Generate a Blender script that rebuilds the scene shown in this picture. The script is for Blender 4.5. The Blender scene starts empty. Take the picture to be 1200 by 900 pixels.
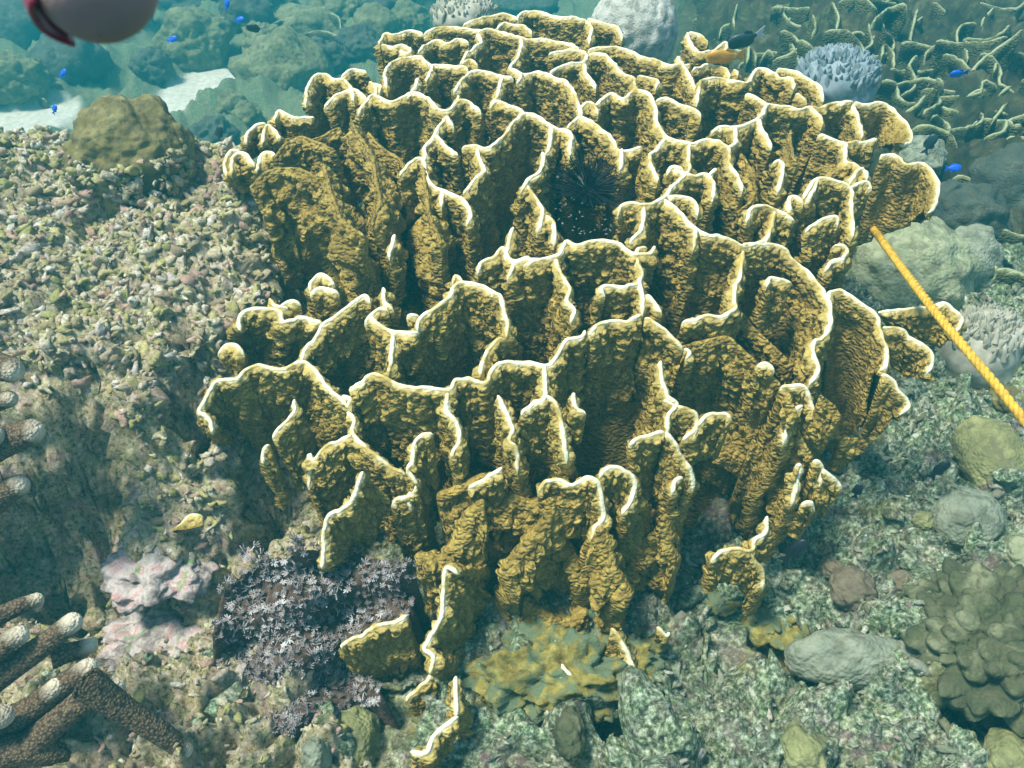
import bpy, math, random
import numpy as np
random.seed(7)
rng = np.random.default_rng(11)
D = bpy.data
C = bpy.context.scene.collection
SC = bpy.context.scene

# ------------------------------------------------------------------ camera, light, exposure
PITCH = math.radians(38.0)
FPX = 1039.23                      # focal length in pixels of a 1200 px wide frame
EYE = np.array([0.0, 0.0, 1.5])
cam = D.cameras.new('camera'); camo = D.objects.new('camera', cam); C.objects.link(camo)
camo.location = EYE; camo.rotation_euler = (math.radians(90) - PITCH, 0, 0)
cam.sensor_width = 36.0; cam.lens = 36.0 * FPX / 1200.0
cam.clip_start = 0.01; cam.clip_end = 200
cam.dof.use_dof = True; cam.dof.focus_distance = 1.65; cam.dof.aperture_fstop = 48
SC.camera = camo
SUN_EL, SUN_AZ = math.radians(66), math.radians(248)   # azimuth clockwise from +Y
w = D.worlds.new('World'); SC.world = w; w.use_nodes = True
wn = w.node_tree.nodes; wl = w.node_tree.links
sky = wn.new('ShaderNodeTexSky'); sky.sky_type = 'NISHITA'; sky.sun_disc = False
sky.sun_elevation = SUN_EL; sky.sun_rotation = SUN_AZ
bg = wn['Background']; bg.inputs['Strength'].default_value = 0.13
wl.new(sky.outputs['Color'], bg.inputs['Color'])
sun = D.lights.new('sun', 'SUN'); sun.energy = 5.0; sun.angle = math.radians(13); sun.color = (1, 0.95, 0.84)
suno = D.objects.new('sun', sun); C.objects.link(suno)
from mathutils import Vector
sdir = Vector((math.cos(SUN_EL) * math.sin(SUN_AZ), math.cos(SUN_EL) * math.cos(SUN_AZ), math.sin(SUN_EL)))
suno.rotation_euler = sdir.to_track_quat('Z', 'Y').to_euler()
SC.view_settings.view_transform = 'Standard'; SC.view_settings.look = 'None'
SC.view_settings.exposure = 0.48; SC.view_settings.gamma = 1.0
SC.render.engine = 'CYCLES'
SC.cycles.volume_bounces = 1
SC.cycles.max_bounces = 5
HAZE_DENSITY = 0.068

# ------------------------------------------------------------------ numpy noise
def hsh(ix, iy, iz, seed=0):
    h = (ix.astype(np.int64) * 374761393 + iy.astype(np.int64) * 668265263 + iz.astype(np.int64) * 2147483647 + seed * 974634777) & 0xffffffff
    h = (h ^ (h >> 13)) * 1274126177 & 0xffffffff
    h = (h ^ (h >> 16)) * 2246822519 & 0xffffffff
    h = h ^ (h >> 13)
    return (h & 0xffffff) / float(0xffffff)
def vnoise(P, seed=0):                     # value noise in -1..1
    i = np.floor(P); f = P - i; f = f * f * (3 - 2 * f); i = i.astype(np.int64)
    r = 0
    for a in (0, 1):
        wx = f[:, 0] if a else 1 - f[:, 0]
        for b in (0, 1):
            wy = f[:, 1] if b else 1 - f[:, 1]
            for c in (0, 1):
                wz = f[:, 2] if c else 1 - f[:, 2]
                r = r + wx * wy * wz * hsh(i[:, 0] + a, i[:, 1] + b, i[:, 2] + c, seed)
    return r * 2 - 1
def fbm(P, scale, octs=3, seed=0, gain=0.5):
    r = 0; a = 1; s = 1.0 / scale
    for k in range(octs):
        r = r + a * vnoise(P * s + 17.3 * k, seed + k); a *= gain; s *= 2.03
    return r
def worley(P, seed=0):                     # F1, F2, cell random
    i = np.floor(P).astype(np.int64); f = P - i
    f1 = np.full(len(P), 9.0); f2 = np.full(len(P), 9.0); cid = np.zeros(len(P))
    for a in (-1, 0, 1):
        for b in (-1, 0, 1):
            for c in (-1, 0, 1):
                jx, jy, jz = i[:, 0] + a, i[:, 1] + b, i[:, 2] + c
                dx = a + hsh(jx, jy, jz, seed + 1) - f[:, 0]
                dy = b + hsh(jx, jy, jz, seed + 2) - f[:, 1]
                dz = c + hsh(jx, jy, jz, seed + 3) - f[:, 2]
                d = dx * dx + dy * dy + dz * dz
                near = d < f1
                f2 = np.where(near, f1, np.minimum(f2, d))
                cid = np.where(near, hsh(jx, jy, jz, seed + 4), cid)
                f1 = np.where(near, d, f1)
    return np.sqrt(f1), np.sqrt(f2), cid
def worley2(U, seed=0):                    # the same in two dimensions
    i = np.floor(U).astype(np.int64); f = U - i; z = np.zeros(len(U), np.int64)
    f1 = np.full(len(U), 9.0); f2 = np.full(len(U), 9.0); cid = np.zeros(len(U))
    for a in (-1, 0, 1):
        for b in (-1, 0, 1):
            jx, jy = i[:, 0] + a, i[:, 1] + b
            dx = a + hsh(jx, jy, z, seed + 1) - f[:, 0]
            dy = b + hsh(jx, jy, z, seed + 2) - f[:, 1]
            d = dx * dx + dy * dy
            near = d < f1
            f2 = np.where(near, f1, np.minimum(f2, d))
            cid = np.where(near, hsh(jx, jy, z, seed + 4), cid)
            f1 = np.where(near, d, f1)
    return np.sqrt(f1), cid, np.sqrt(f2)
def sstep(a, b, x):
    t = np.clip((np.asarray(x, float) - a) / (b - a), 0, 1); return t * t * (3 - 2 * t)

# ------------------------------------------------------------------ terrain
PITS = []
YL = [0.2, 0.85, 1.18, 1.27, 1.36, 1.48, 1.65, 1.9, 2.12, 2.25, 2.5, 3.0, 3.6]
ZL = [-.05, -.03, .02, .16, .34, .44, .50, .56, .60, .53, .15, -.2, -.5]
def terrain(x, y):
    x = np.asarray(x, float); y = np.asarray(y, float)
    mound = np.interp(y, YL, ZL)
    edge = np.interp(y, [0.9, 1.1, 1.25, 1.42, 1.6, 1.9, 2.2, 2.6], [-.42, -.55, -.62, -.62, -.50, -.55, -.68, -.74])
    base = np.interp(y, [0.2, 0.8, 1.3, 2.0, 2.6, 3.4, 4.5, 7, 16], [-.06, -.05, .02, .02, -.05, -.45, -.65, -.75, -1.0])
    # the slope on the right rises again
    right = np.interp(y, [0.2, 1.0, 1.6, 2.4, 3.2, 4.5, 6, 16], [-.05, -.02, .06, .12, .22, .30, .25, -.3])
    base = base + (right - base) * sstep(0.35, 1.0, x - 0.08 * (y - 2))
    m = sstep(0.16, -0.10, x - edge)
    z = base * (1 - m) + mound * m
    # front shelf bottom right and centre
    z = z + 0.15 * np.exp(-((((x - .36) / .24) ** 2 + ((y - .80) / .12) ** 2)) ** 1.6)
    # caves
    z = z - 0.10 * np.exp(-(((x + .80) / .14) ** 2 + ((y - 1.14) / .09) ** 2))
    for (a, c, ra, rc, dp) in PITS:
        z = z - dp * np.exp(-(((x - a) / ra) ** 2 + ((y - c) / rc) ** 2) ** 2)
    return z
def ray(px, py):
    cx = (px - 600.0) / FPX; cy = (450.0 - py) / FPX
    return np.array([cx, math.cos(PITCH) + cy * math.sin(PITCH), -math.sin(PITCH) + cy * math.cos(PITCH)])
def hit(px, py, start=0.3):
    d = ray(px, py); t = start
    while t < 14:
        p = EYE + d * t
        if p[2] < terrain(p[0], p[1]): break
        t += 0.01
    return EYE + d * t
def at_y(px, py, Y):
    d = ray(px, py); return EYE + d * (Y / d[1])
for (px_, py_, rp_, dp_) in ((212, 385, 15, .13), (217, 478, 24, .15), (60, 600, 50, .34), (118, 588, 40, .32), (20, 640, 36, .24), (300, 600, 26, .14), (70, 360, 9, .05), (120, 455, 10, .05), (60, 640, 30, .08), (330, 620, 28, .10), (145, 300, 8, .04), (345, 300, 14, .06), (820, 470 + 100, 40, .10),
                           (700, 830, 34, .08), (890, 745, 40, .05), (470, 720, 40, .10), (1110, 660, 30, .05), (460, 830, 30, .07), (745, 815, 26, .07), (1130, 820, 30, .05)):
    h_ = hit(px_, py_); k_ = h_[1] * .79 + (1.5 - h_[2]) * .62
    PITS.append((h_[0], h_[1], rp_ * k_ / FPX, rp_ * k_ / FPX * 1.2, dp_))
PROW = [-20, 15, 100, 200, 250, 350, 450, 520, 600, 700, 800, 880, 940]
PY = [2.75, 2.56, 2.09, 1.75, 1.64, 1.46, 1.32, 1.25, 1.19, 1.10, .985, .87, .80]
def crest(px, py, off=0.0):
    Y = float(np.interp(py, PROW, PY)); d = ray(px, py)
    x = d[0] * Y / d[1]
    Y = Y + 0.16 * (x - .1) ** 2
    P = EYE + d * (Y / d[1])
    n = 0.028 * vnoise(np.array([[P[0] * 5 + 3, P[1] * 5, 0.5]]), 5)[0]
    Y = Y + n + off
    return EYE + d * (Y / d[1])

# ------------------------------------------------------------------ mesh and tagging helpers
def mesh_from(name, V, F, mat, smooth=True, attrs=None):
    me = D.meshes.new(name)
    V = np.asarray(V, np.float32); F = np.asarray(F, np.int32)
    k = F.shape[1]
    me.vertices.add(len(V)); me.vertices.foreach_set('co', V.ravel())
    me.loops.add(F.size); me.loops.foreach_set('vertex_index', F.ravel())
    me.polygons.add(len(F)); me.polygons.foreach_set('loop_start', np.arange(0, F.size, k, dtype=np.int32))
    me.polygons.foreach_set('loop_total', np.full(len(F), k, np.int32))
    if attrs:
        for an, av in attrs.items():
            a = me.attributes.new(an, 'FLOAT', 'POINT'); a.data.foreach_set('value', np.asarray(av, np.float32))
    me.update(calc_edges=True)
    me.polygons.foreach_set('use_smooth', np.full(len(F), smooth)); me.validate()
    if mat: me.materials.append(mat)
    return me
def obj(name, me, parent=None, loc=None):
    o = D.objects.new(name, me); C.objects.link(o)
    if parent: o.parent = parent
    if loc is not None: o.location = loc
    return o
def tag(o, label=None, cat=None, group=None, kind=None):
    if label: o['label'] = label
    if cat: o['category'] = cat
    if group: o['group'] = group
    if kind: o['kind'] = kind
    return o
def thing(name, label, cat, loc=(0, 0, 0), group=None):
    o = D.objects.new(name, None); C.objects.link(o); o.location = loc; o.empty_display_size = .05
    return tag(o, label, cat, group)
def sub(V, loc): return np.asarray(V) - np.asarray(loc)

_ico = {}
def ico(level):
    if level in _ico: return _ico[level]
    import bmesh
    bm = bmesh.new(); bmesh.ops.create_icosphere(bm, subdivisions=level, radius=1)
    V = np.array([v.co[:] for v in bm.verts]); F = np.array([[v.index for v in f.verts] for f in bm.faces]); bm.free()
    _ico[level] = (V, F); return V, F

# ------------------------------------------------------------------ materials
def new_mat(name, rough=0.85, spec=0.2):
    m = D.materials.new(name); m.use_nodes = True
    b = m.node_tree.nodes['Principled BSDF']; b.inputs['Roughness'].default_value = rough
    b.inputs['Specular IOR Level'].default_value = spec
    return m, m.node_tree.nodes, m.node_tree.links, b
def ramp(n, stops, interp='LINEAR'):
    r = n.new('ShaderNodeValToRGB'); r.color_ramp.interpolation = interp
    e = r.color_ramp.elements
    while len(e) < len(stops): e.new(0.5)
    for k, (p, c) in enumerate(stops): e[k].position = p; e[k].color = (*c, 1)
    return r
def noise_node(n, l, scale, detail=4, rough=0.6, dist=0.0, vec=None):
    t = n.new('ShaderNodeTexNoise'); t.inputs['Scale'].default_value = scale; t.inputs['Detail'].default_value = detail
    t.inputs['Roughness'].default_value = rough; t.inputs['Distortion'].default_value = dist
    if vec is not None: l.new(vec, t.inputs['Vector'])
    return t
def pos(n):
    g = n.new('ShaderNodeNewGeometry'); return g.outputs['Position']
def mixc(n, l, fac, a, b, mode='MIX'):
    m = n.new('ShaderNodeMix'); m.data_type = 'RGBA'; m.blend_type = mode
    for s, v in ((0, fac), (6, a), (7, b)):
        if hasattr(v, 'links') or hasattr(v, 'is_linked'): l.new(v, m.inputs[s])
        elif isinstance(v, (int, float)): m.inputs[s].default_value = v
        else: m.inputs[s].default_value = (*v, 1)
    return m.outputs[2]
def rng_map(n, l, v, a, b, c=0, d=1):
    m = n.new('ShaderNodeMapRange'); l.new(v, m.inputs[0])
    for k, q in enumerate((a, b, c, d)): m.inputs[k + 1].default_value = q
    return m.outputs[0]
def attr(n, name):
    a = n.new('ShaderNodeAttribute'); a.attribute_name = name; return a.outputs['Fac']
def bump(n, l, b, h, dist, strength=1.0):
    u = n.new('ShaderNodeBump'); u.inputs['Distance'].default_value = dist; u.inputs['Strength'].default_value = strength
    l.new(h, u.inputs['Height']); l.new(u.outputs['Normal'], b.inputs['Normal']); return u

def simple_mat(name, stops, scale, bump_scale=None, bump_dist=0.002, rough=0.85, detail=5, second=None, spec=.2, voro=None):
    m, n, l, b = new_mat(name, rough, spec)
    p = pos(n)
    t = noise_node(n, l, scale, detail, 0.62, 0.4, p)
    r = ramp(n, stops); l.new(t.outputs['Fac'], r.inputs[0]); col = r.outputs[0]
    if second:
        c2, s2, lo, hi = second
        t2 = noise_node(n, l, s2, 4, 0.6, 0.3, p)
        col = mixc(n, l, rng_map(n, l, t2.outputs['Fac'], lo, hi), col, c2)
    l.new(col, b.inputs['Base Color'])
    if bump_scale:
        t3 = noise_node(n, l, bump_scale, 4, 0.65, 0.0, p); h = t3.outputs['Fac']
        if voro:
            v = n.new('ShaderNodeTexVoronoi'); v.inputs['Scale'].default_value = voro; l.new(p, v.inputs['Vector'])
            mm = n.new('ShaderNodeMath'); mm.operation = 'ADD'; l.new(h, mm.inputs[0])
            m2 = n.new('ShaderNodeMath'); m2.operation = 'MULTIPLY'; m2.inputs[1].default_value = -1.2
            l.new(v.outputs['Distance'], m2.inputs[0]); l.new(m2.outputs[0], mm.inputs[1]); h = mm.outputs[0]
        bump(n, l, b, h, bump_dist)
    return m

def coral_mat(name, dark, mid, light, cream, white):
    m, n, l, b = new_mat(name, 0.62, 0.3)
    p = pos(n)
    cell = attr(n, 'cell')
    r = ramp(n, [(0, dark), (.45, mid), (1, light)]); 
    t = noise_node(n, l, 160, 3, .6, 0, p)
    mm = n.new('ShaderNodeMath'); mm.operation = 'MULTIPLY_ADD'; mm.inputs[1].default_value = 0.55
    l.new(cell, mm.inputs[0]); l.new(rng_map(n, l, t.outputs['Fac'], .3, .7, 0, .45), mm.inputs[2])
    l.new(mm.outputs[0], r.inputs[0])
    t2 = noise_node(n, l, 9, 3, .6, 0, p)
    col = mixc(n, l, rng_map(n, l, t2.outputs['Fac'], .35, .75, 0, .6), r.outputs[0], tuple(.5 * a + .5 * c for a, c in zip(dark, mid)))
    v = attr(n, 'edge')                       # metres below the growing edge
    t3 = noise_node(n, l, 60, 2, .5, 0, p)
    ed = n.new('ShaderNodeMath'); ed.operation = 'MULTIPLY_ADD'; l.new(t3.outputs['Fac'], ed.inputs[0]); ed.inputs[1].default_value = 0.014
    t7 = noise_node(n, l, 16, 3, .6, 0, p); v_ = n.new('ShaderNodeMath'); v_.operation = 'ADD'; l.new(v, v_.inputs[0]); l.new(rng_map(n, l, t7.outputs['Fac'], .48, .72, 0, .009), v_.inputs[1])
    l.new(v_.outputs[0], ed.inputs[2])
    col = mixc(n, l, rng_map(n, l, ed.outputs[0], .009, .030, .75, 0), col, cream)
    col = mixc(n, l, rng_map(n, l, ed.outputs[0], .0085, .0150, 1, 0), col, white)
    l.new(col, b.inputs['Base Color'])
    mp_ = n.new('ShaderNodeMapping'); mp_.inputs['Scale'].default_value = (1, 1, 1.5)
    wn_ = noise_node(n, l, 45, 2, .5, 0, p)
    wm = mixc(n, l, .012, p, wn_.outputs['Color'], 'ADD')
    l.new(wm, mp_.inputs['Vector'])
    v1 = n.new('ShaderNodeTexVoronoi'); v1.inputs['Scale'].default_value = 92; l.new(mp_.outputs[0], v1.inputs['Vector'])
    t4 = noise_node(n, l, 300, 4, .7, 0, p)
    h1 = n.new('ShaderNodeMath'); h1.operation = 'MULTIPLY_ADD'; l.new(v1.outputs['Distance'], h1.inputs[0]); h1.inputs[1].default_value = -1.3
    h2 = n.new('ShaderNodeMath'); h2.operation = 'MULTIPLY'; l.new(t4.outputs['Fac'], h2.inputs[0]); h2.inputs[1].default_value = .35; l.new(h2.outputs[0], h1.inputs[2])
    h3 = n.new('ShaderNodeMath'); h3.operation = 'MULTIPLY'; l.new(h1.outputs[0], h3.inputs[0]); l.new(rng_map(n, l, v, .004, .016, .15, 1), h3.inputs[1])
    bump(n, l, b, h3.outputs[0], 0.0075)
    return m
M_FIRE = coral_mat('fire_coral_skin', (.12, .082, .014), (.31, .222, .042), (.62, .475, .11), (.60, .50, .17), (.82, .79, .54))
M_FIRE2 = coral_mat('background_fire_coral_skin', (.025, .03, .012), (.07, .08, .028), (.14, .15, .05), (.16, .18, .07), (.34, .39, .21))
M_RUBBLE = simple_mat('coral_rubble', [(.30, (.06, .055, .04)), (.42, (.20, .17, .11)), (.52, (.34, .34, .22)), (.62, (.46, .42, .36)), (.75, (.60, .60, .50))], 55, 260, .004,
                      second=((.25, .14, .15), 18, .52, .66))
M_YELLOW = simple_mat('encrusting_yellow', [(.3, (.09, .08, .02)), (.5, (.24, .21, .05)), (.7, (.38, .36, .10))], 45, 200, .004, second=((.13, .18, .10), 22, .46, .56))

# ------------------------------------------------------------------ terrain mesh
def grid_faces(nu, nv):
    i = np.arange(nu - 1)[None, :]; j = np.arange(nv - 1)[:, None]
    a = j * nu + i
    return np.stack([a, a + 1, a + nu + 1, a + nu], -1).reshape(-1, 4)
ys = [0.15]
while ys[-1] < 17: ys.append(ys[-1] + max(.0060, .0060 * (ys[-1] / 1.35) ** 1.8))
ys = np.array(ys); NU = 700
u = np.linspace(-1, 1, NU); uu = .55 * u + .45 * u ** 3
YY, UU = np.meshgrid(ys, uu, indexing='ij')
XX = UU * (1.45 + .8 * YY)
X = XX.ravel(); Y = YY.ravel(); Z = terrain(X, Y)
e = .01
nx = -(terrain(X + e, Y) - terrain(X - e, Y)) / (2 * e); ny = -(terrain(X, Y + e) - terrain(X, Y - e)) / (2 * e)
nn = np.stack([nx, ny, np.ones_like(nx)], 1); nn /= np.linalg.norm(nn, axis=1)[:, None]
P = np.stack([X, Y, Z], 1)
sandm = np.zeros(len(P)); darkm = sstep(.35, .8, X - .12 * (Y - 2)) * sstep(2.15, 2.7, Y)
def sand_spot(px, py, ax, ay):
    h = hit(px, py, 2.4)
    return np.exp(-(((X - h[0]) / ax) ** 2 + ((Y - h[1]) / ay) ** 2) * 1.2)
nsw = vnoise(P * 3.0, 40) * .25
for s in ((232, 105, .26, .60), (30, 145, .38, .40)):
    sandm = np.maximum(sandm, sand_spot(*s))
sandm = sstep(.38, .55, sandm + nsw * .6) * (Y > 2.3)
rough = 1 - sandm * .96
amp = sstep(2.5, 4.5, Y)
near_r = sstep(.15, .4, X) * sstep(2.2, 1.9, Y) + sstep(1.1, .95, Y) * sstep(.4, .15, X)
big = fbm(P, .28, 3, 2) * (.035 + .05 * amp) * (1 - .8 * sandm) + near_r * (np.abs(fbm(P, .13, 3, 71)) - .3) * .10
f1, f2, cid = worley(P / .055 + .35 * np.stack([vnoise(P / .03, 8), vnoise(P / .03, 9), vnoise(P / .03, 10)], 1), 3)
leftz = sstep(.15, -.15, X + .28 + .1 * (Y - 1.2)) * sstep(2.6, 2.2, Y)
k1, k2, kid = worley(P / .13 + .3 * np.stack([vnoise(P / .06, 81), vnoise(P / .06, 82), vnoise(P / .06, 83)], 1), 47)
h1, h2, hid = worley(P / .016 + .5 * np.stack([vnoise(P / .02, 28), vnoise(P / .02, 29), vnoise(P / .02, 30)], 1), 33)
big = big + near_r * (np.clip((k2 - k1) * 2.2, 0, 1) - .7) * .045
d = big + rough * ((.5 - f1) * .040 + fbm(P, .05, 3, 21) * .018 + (.55 - h1) * .016)
g1, g2, gid = worley(P / .30, 13)
d = d + darkm * (fbm(P, .16, 3, 61) * .09)
d = d + sstep(2.3, 3.0, Y) * rough * np.clip(.62 - g1, -.2, 1) * .22
P2 = P + nn * (d * (1 + .3 * leftz))[:, None]
rub = mesh_from('seabed', P2, grid_faces(NU, len(ys))[:, ::1], None, True, {'sand': sandm, 'leftz': leftz, 'cid': cid, 'dark': darkm})
ZG = P2[:, 2].reshape(len(ys), NU)
def ground_z(x, y):
    fi = float(np.interp(y, ys, np.arange(len(ys)))); fj = float(np.interp(x / (1.45 + .8 * y), uu, np.arange(NU)))
    return float(ZG[int(fi), int(fj)])
def hit(px, py, start=0.3):
    d = ray(px, py); t = start
    while t < 14:
        p = EYE + d * t
        if p[2] < ground_z(p[0], p[1]): break
        t += 0.01
    return EYE + d * t
m, n, l, b = new_mat('reef_rock', .9, .15)
p = pos(n)
t1 = noise_node(n, l, 85, 6, .70, .15, p)
rA = ramp(n, [(.32, (.05, .05, .03)), (.42, (.22, .20, .10)), (.49, (.46, .44, .22)), (.56, (.58, .47, .36)), (.64, (.78, .75, .56))]); l.new(t1.outputs['Fac'], rA.inputs[0])
rB = ramp(n, [(.36, (.04, .05, .035)), (.45, (.12, .16, .09)), (.51, (.24, .32, .19)), (.57, (.42, .52, .34)), (.64, (.76, .82, .62))]); l.new(t1.outputs['Fac'], rB.inputs[0])
col = mixc(n, l, attr(n, 'leftz'), rB.outputs[0], rA.outputs[0]); lz = attr(n, 'leftz')
t2 = noise_node(n, l, 11, 4, .6, .5, p)
col = mixc(n, l, rng_map(n, l, t2.outputs['Fac'], .54, .66, 0, .5), col, (.28, .17, .19))
t4 = noise_node(n, l, 7, 4, .6, .8, p)
col = mixc(n, l, rng_map(n, l, t4.outputs['Fac'], .58, .68, 0, .6), col, (.30, .28, .08))
dk = noise_node(n, l, 14, 5, .65, .5, p)
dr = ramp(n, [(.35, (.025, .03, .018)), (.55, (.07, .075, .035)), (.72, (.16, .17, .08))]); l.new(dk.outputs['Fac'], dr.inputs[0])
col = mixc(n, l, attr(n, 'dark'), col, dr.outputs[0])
sn = noise_node(n, l, 30, 3, .6, 0, p)
sc = ramp(n, [(.3, (.50, .52, .42)), (.7, (.74, .76, .64))]); l.new(sn.outputs['Fac'], sc.inputs[0])
col = mixc(n, l, attr(n, 'sand'), col, sc.outputs[0])
l.new(col, b.inputs['Base Color'])
t3 = noise_node(n, l, 150, 6, .75, 0, p); bump(n, l, b, t3.outputs['Fac'], .008)
v9 = n.new('ShaderNodeTexVoronoi'); v9.inputs['Scale'].default_value = 38; l.new(p, v9.inputs['Vector'])
t8 = noise_node(n, l, 5, 4, .7, .3, p)
col2 = mixc(n, l, rng_map(n, l, t8.outputs['Fac'], .34, .52, .5, 0), col, (.10, .095, .06), 'MIX')
fr = n.new('ShaderNodeSeparateXYZ'); l.new(p, fr.inputs[0])
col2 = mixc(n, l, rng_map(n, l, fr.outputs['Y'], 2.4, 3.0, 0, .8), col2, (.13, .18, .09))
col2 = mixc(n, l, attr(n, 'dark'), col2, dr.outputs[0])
col2 = mixc(n, l, .12, col2, v9.outputs['Color'], 'SOFT_LIGHT')
col2 = mixc(n, l, attr(n, 'sand'), col2, sc.outputs[0])
l.new(col2, b.inputs['Base Color'])
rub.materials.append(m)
seabed = obj('seabed', rub); tag(seabed, 'rough seabed of dead reef rock with pale sand patches', kind='structure')
M_ROCK = m

# ------------------------------------------------------------------ sheets (plates) of fire coral
def smooth_poly(pts, step):
    pts = np.asarray(pts, float)
    if len(pts) > 2:
        e0 = 2 * pts[0] - pts[1]; e1 = 2 * pts[-1] - pts[-2]
        Q = np.vstack([e0, pts, e1]); out = []
        for i in range(1, len(Q) - 2):
            p0, p1, p2, p3 = Q[i - 1], Q[i], Q[i + 1], Q[i + 2]
            t = np.linspace(0, 1, 12, endpoint=False)[:, None]
            s = .5
            m1 = (p2 - p0) * s; m2 = (p3 - p1) * s
            out.append((2 * t ** 3 - 3 * t ** 2 + 1) * p1 + (t ** 3 - 2 * t ** 2 + t) * m1 + (-2 * t ** 3 + 3 * t ** 2) * p2 + (t ** 3 - t ** 2) * m2)
        pts = np.vstack(out + [pts[-1:]])
    seg = np.r_[0, np.cumsum(np.linalg.norm(np.diff(pts, axis=0), axis=1))]
    nseg = max(4, int(seg[-1] / step) + 1)
    s = np.linspace(0, seg[-1], nseg)
    return np.stack([np.interp(s, seg, pts[:, k]) for k in range(3)], 1), s
def gsm(A, k):
    if k < 1: return A
    ker = np.exp(-np.linspace(-2, 2, 2 * k + 1) ** 2); ker /= ker.sum()
    Ap = np.pad(A, ((k, k), (0, 0)), mode='edge')
    return np.stack([np.convolve(Ap[:, c], ker, mode='valid') for c in range(A.shape[1])], 1)
SEED = [0]
def sheet(parent, top, bot, mats, r=.0043, step=.0038, lump=.0115, rim=True, lsz=(.019, .0135), wav=.012, nm='plate', rimw=.006, endr=.012, thick=.03):
    """top, bot: arrays of 3D points (same length); builds a ruffled plate between them, with a rounded rim along the top."""
    SEED[0] += 1; sd = SEED[0] * 7
    if step < .01: step = step * float(np.interp(np.mean(np.asarray(top)[:, 1]), [1.3, 1.7, 2.4], [1.0, 1.12, 1.5]))
    T, s = smooth_poly(top, step)
    nT = len(T); u01 = s / s[-1]
    bot = np.asarray(bot, float)
    bs = np.r_[0, np.cumsum(np.linalg.norm(np.diff(bot, axis=0), axis=1))]; bs /= bs[-1]
    B = np.stack([np.interp(u01, bs, bot[:, k]) for k in range(3)], 1)
    B = gsm(B, 6)
    # small jitter of the growing edge
    q = np.stack([s / .05, np.full(nT, sd * 1.7), np.zeros(nT)], 1)
    T = T + np.stack([vnoise(q, 1), vnoise(q, 2), vnoise(q * [1.6, 1, 1], 3)], 1) * .0035
    q2 = q * [4.0, 1, 1]
    T = T + np.stack([vnoise(q2, 4), vnoise(q2, 5), vnoise(q2, 6)], 1) * .0016
    Dv = B - T; L = np.linalg.norm(Dv, axis=1); Dn = Dv / L[:, None]; Dn = gsm(Dn, 3)
    Dn /= np.linalg.norm(Dn, axis=1)[:, None]
    tg = np.gradient(T, axis=0); N = np.cross(tg, Dn); N = gsm(N, 3); N /= (np.linalg.norm(N, axis=1)[:, None] + 1e-9)
    se = np.minimum(s, s[-1] - s)                      # distance to the free end
    ends = np.clip(se / endr, 0, 1); rnd = np.sqrt(1 - (1 - ends) ** 2)
    Lm = float(L.mean())
    v = np.r_[0, .3, .7, 1.3, 2.0, 2.8] * r * .5
    vs = [v[-1] + step]
    while vs[-1] < Lm: vs.append(vs[-1] + step * (1 + max(0, vs[-1] - .06) / .10))
    v = np.r_[v, np.array(vs[:-1] or [Lm * .9]), Lm]
    K = len(v)
    side = np.r_[-np.ones(K), np.ones(K - 1)]           # A side bottom -> crest -> B side bottom
    vv = np.r_[v[::-1], v[1:]]
    M = len(vv)
    fr = vv[None, :] / Lm
    dist = np.where(vv[None, :] < 3 * r, vv[None, :], 3 * r + (vv[None, :] - 3 * r) / max(Lm - 3 * r, 1e-4) * np.maximum(L[:, None] - 3 * r, 1e-3))
    base = np.where(vv < r, r * np.sqrt(np.clip(1 - (1 - vv / r) ** 2, 0, 1)), r + thick * np.clip(vv - r, 0, None) * .6)
    SS = np.repeat(s[:, None], M, 1); VV = np.repeat(vv[None, :], nT, 0); SD = np.repeat(side[None, :], nT, 0)
    # domain-warped scales
    w1 = np.stack([SS.ravel() / .03, VV.ravel() / .03, np.full(SS.size, sd + .5)], 1)
    wa = vnoise(w1, 11); wb = vnoise(w1 * [1, 1, 1.3] + 9, 12)
    U2 = np.stack([SS.ravel() / lsz[0] + wa * .35 + SD.ravel() * 40 + sd, VV.ravel() / lsz[1] + wb * .45 + wa * .3 + sd * 3.1], 1)
    f, cell, g = worley2(U2, 5)
    f = f.reshape(nT, M); cell = cell.reshape(nT, M); g = g.reshape(nT, M)
    bumpy = np.clip((g - f) * 2.2, 0, 1) ** .7 * np.clip(1.15 - f ** 2, 0, 1) * (.45 + .85 * cell)
    U3 = np.stack([SS.ravel() / (lsz[0] * 2.7) + wb, VV.ravel() / (lsz[1] * 3.0) + SD.ravel() * 13 + sd], 1)
    f3, c3, g3 = worley2(U3, 9); bumpy = bumpy + (np.clip(1 - f3, 0, 1) * .7).reshape(nT, M)
    onset = sstep(.0035, .016, VV)
    h = base[None, :] + lump * (bumpy - .35) * onset
    small = vnoise(np.stack([SS.ravel() / .008, VV.ravel() / .006, SD.ravel() * 5 + sd], 1), 14).reshape(nT, M)
    h = h + .0009 * small * sstep(0, r, VV)
    h = h * rnd[:, None]
    und = np.stack([SS.ravel() / .07, VV.ravel() / .065, np.full(SS.size, sd * .37)], 1)
    wave = (vnoise(und, 15) + .55 * vnoise(und * 2.2, 16)).reshape(nT, M) * wav * sstep(.004, .06, VV)
    # buttress ribs running down from the edge
    rib = vnoise(np.stack([SS.ravel() / .028 + wa * .3, VV.ravel() / .3, np.full(SS.size, sd * .91)], 1), 17).reshape(nT, M)
    h = h + np.clip(rib, 0, 1) * .002 * sstep(.006, .04, VV) * rnd[:, None]
    off = wave + SD * h
    drop = (1 - rnd) * endr * .55
    Pn = T[:, None, :] + Dn[:, None, :] * (dist + drop[:, None])[..., None] + N[:, None, :] * off[..., None]
    Vx = Pn.reshape(-1, 3)
    jj = np.arange(nT - 1)[:, None]; ii = np.arange(M - 1)[None, :]
    a = jj * M + ii
    F = np.stack([a, a + 1, a + M + 1, a + M], -1)
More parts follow.
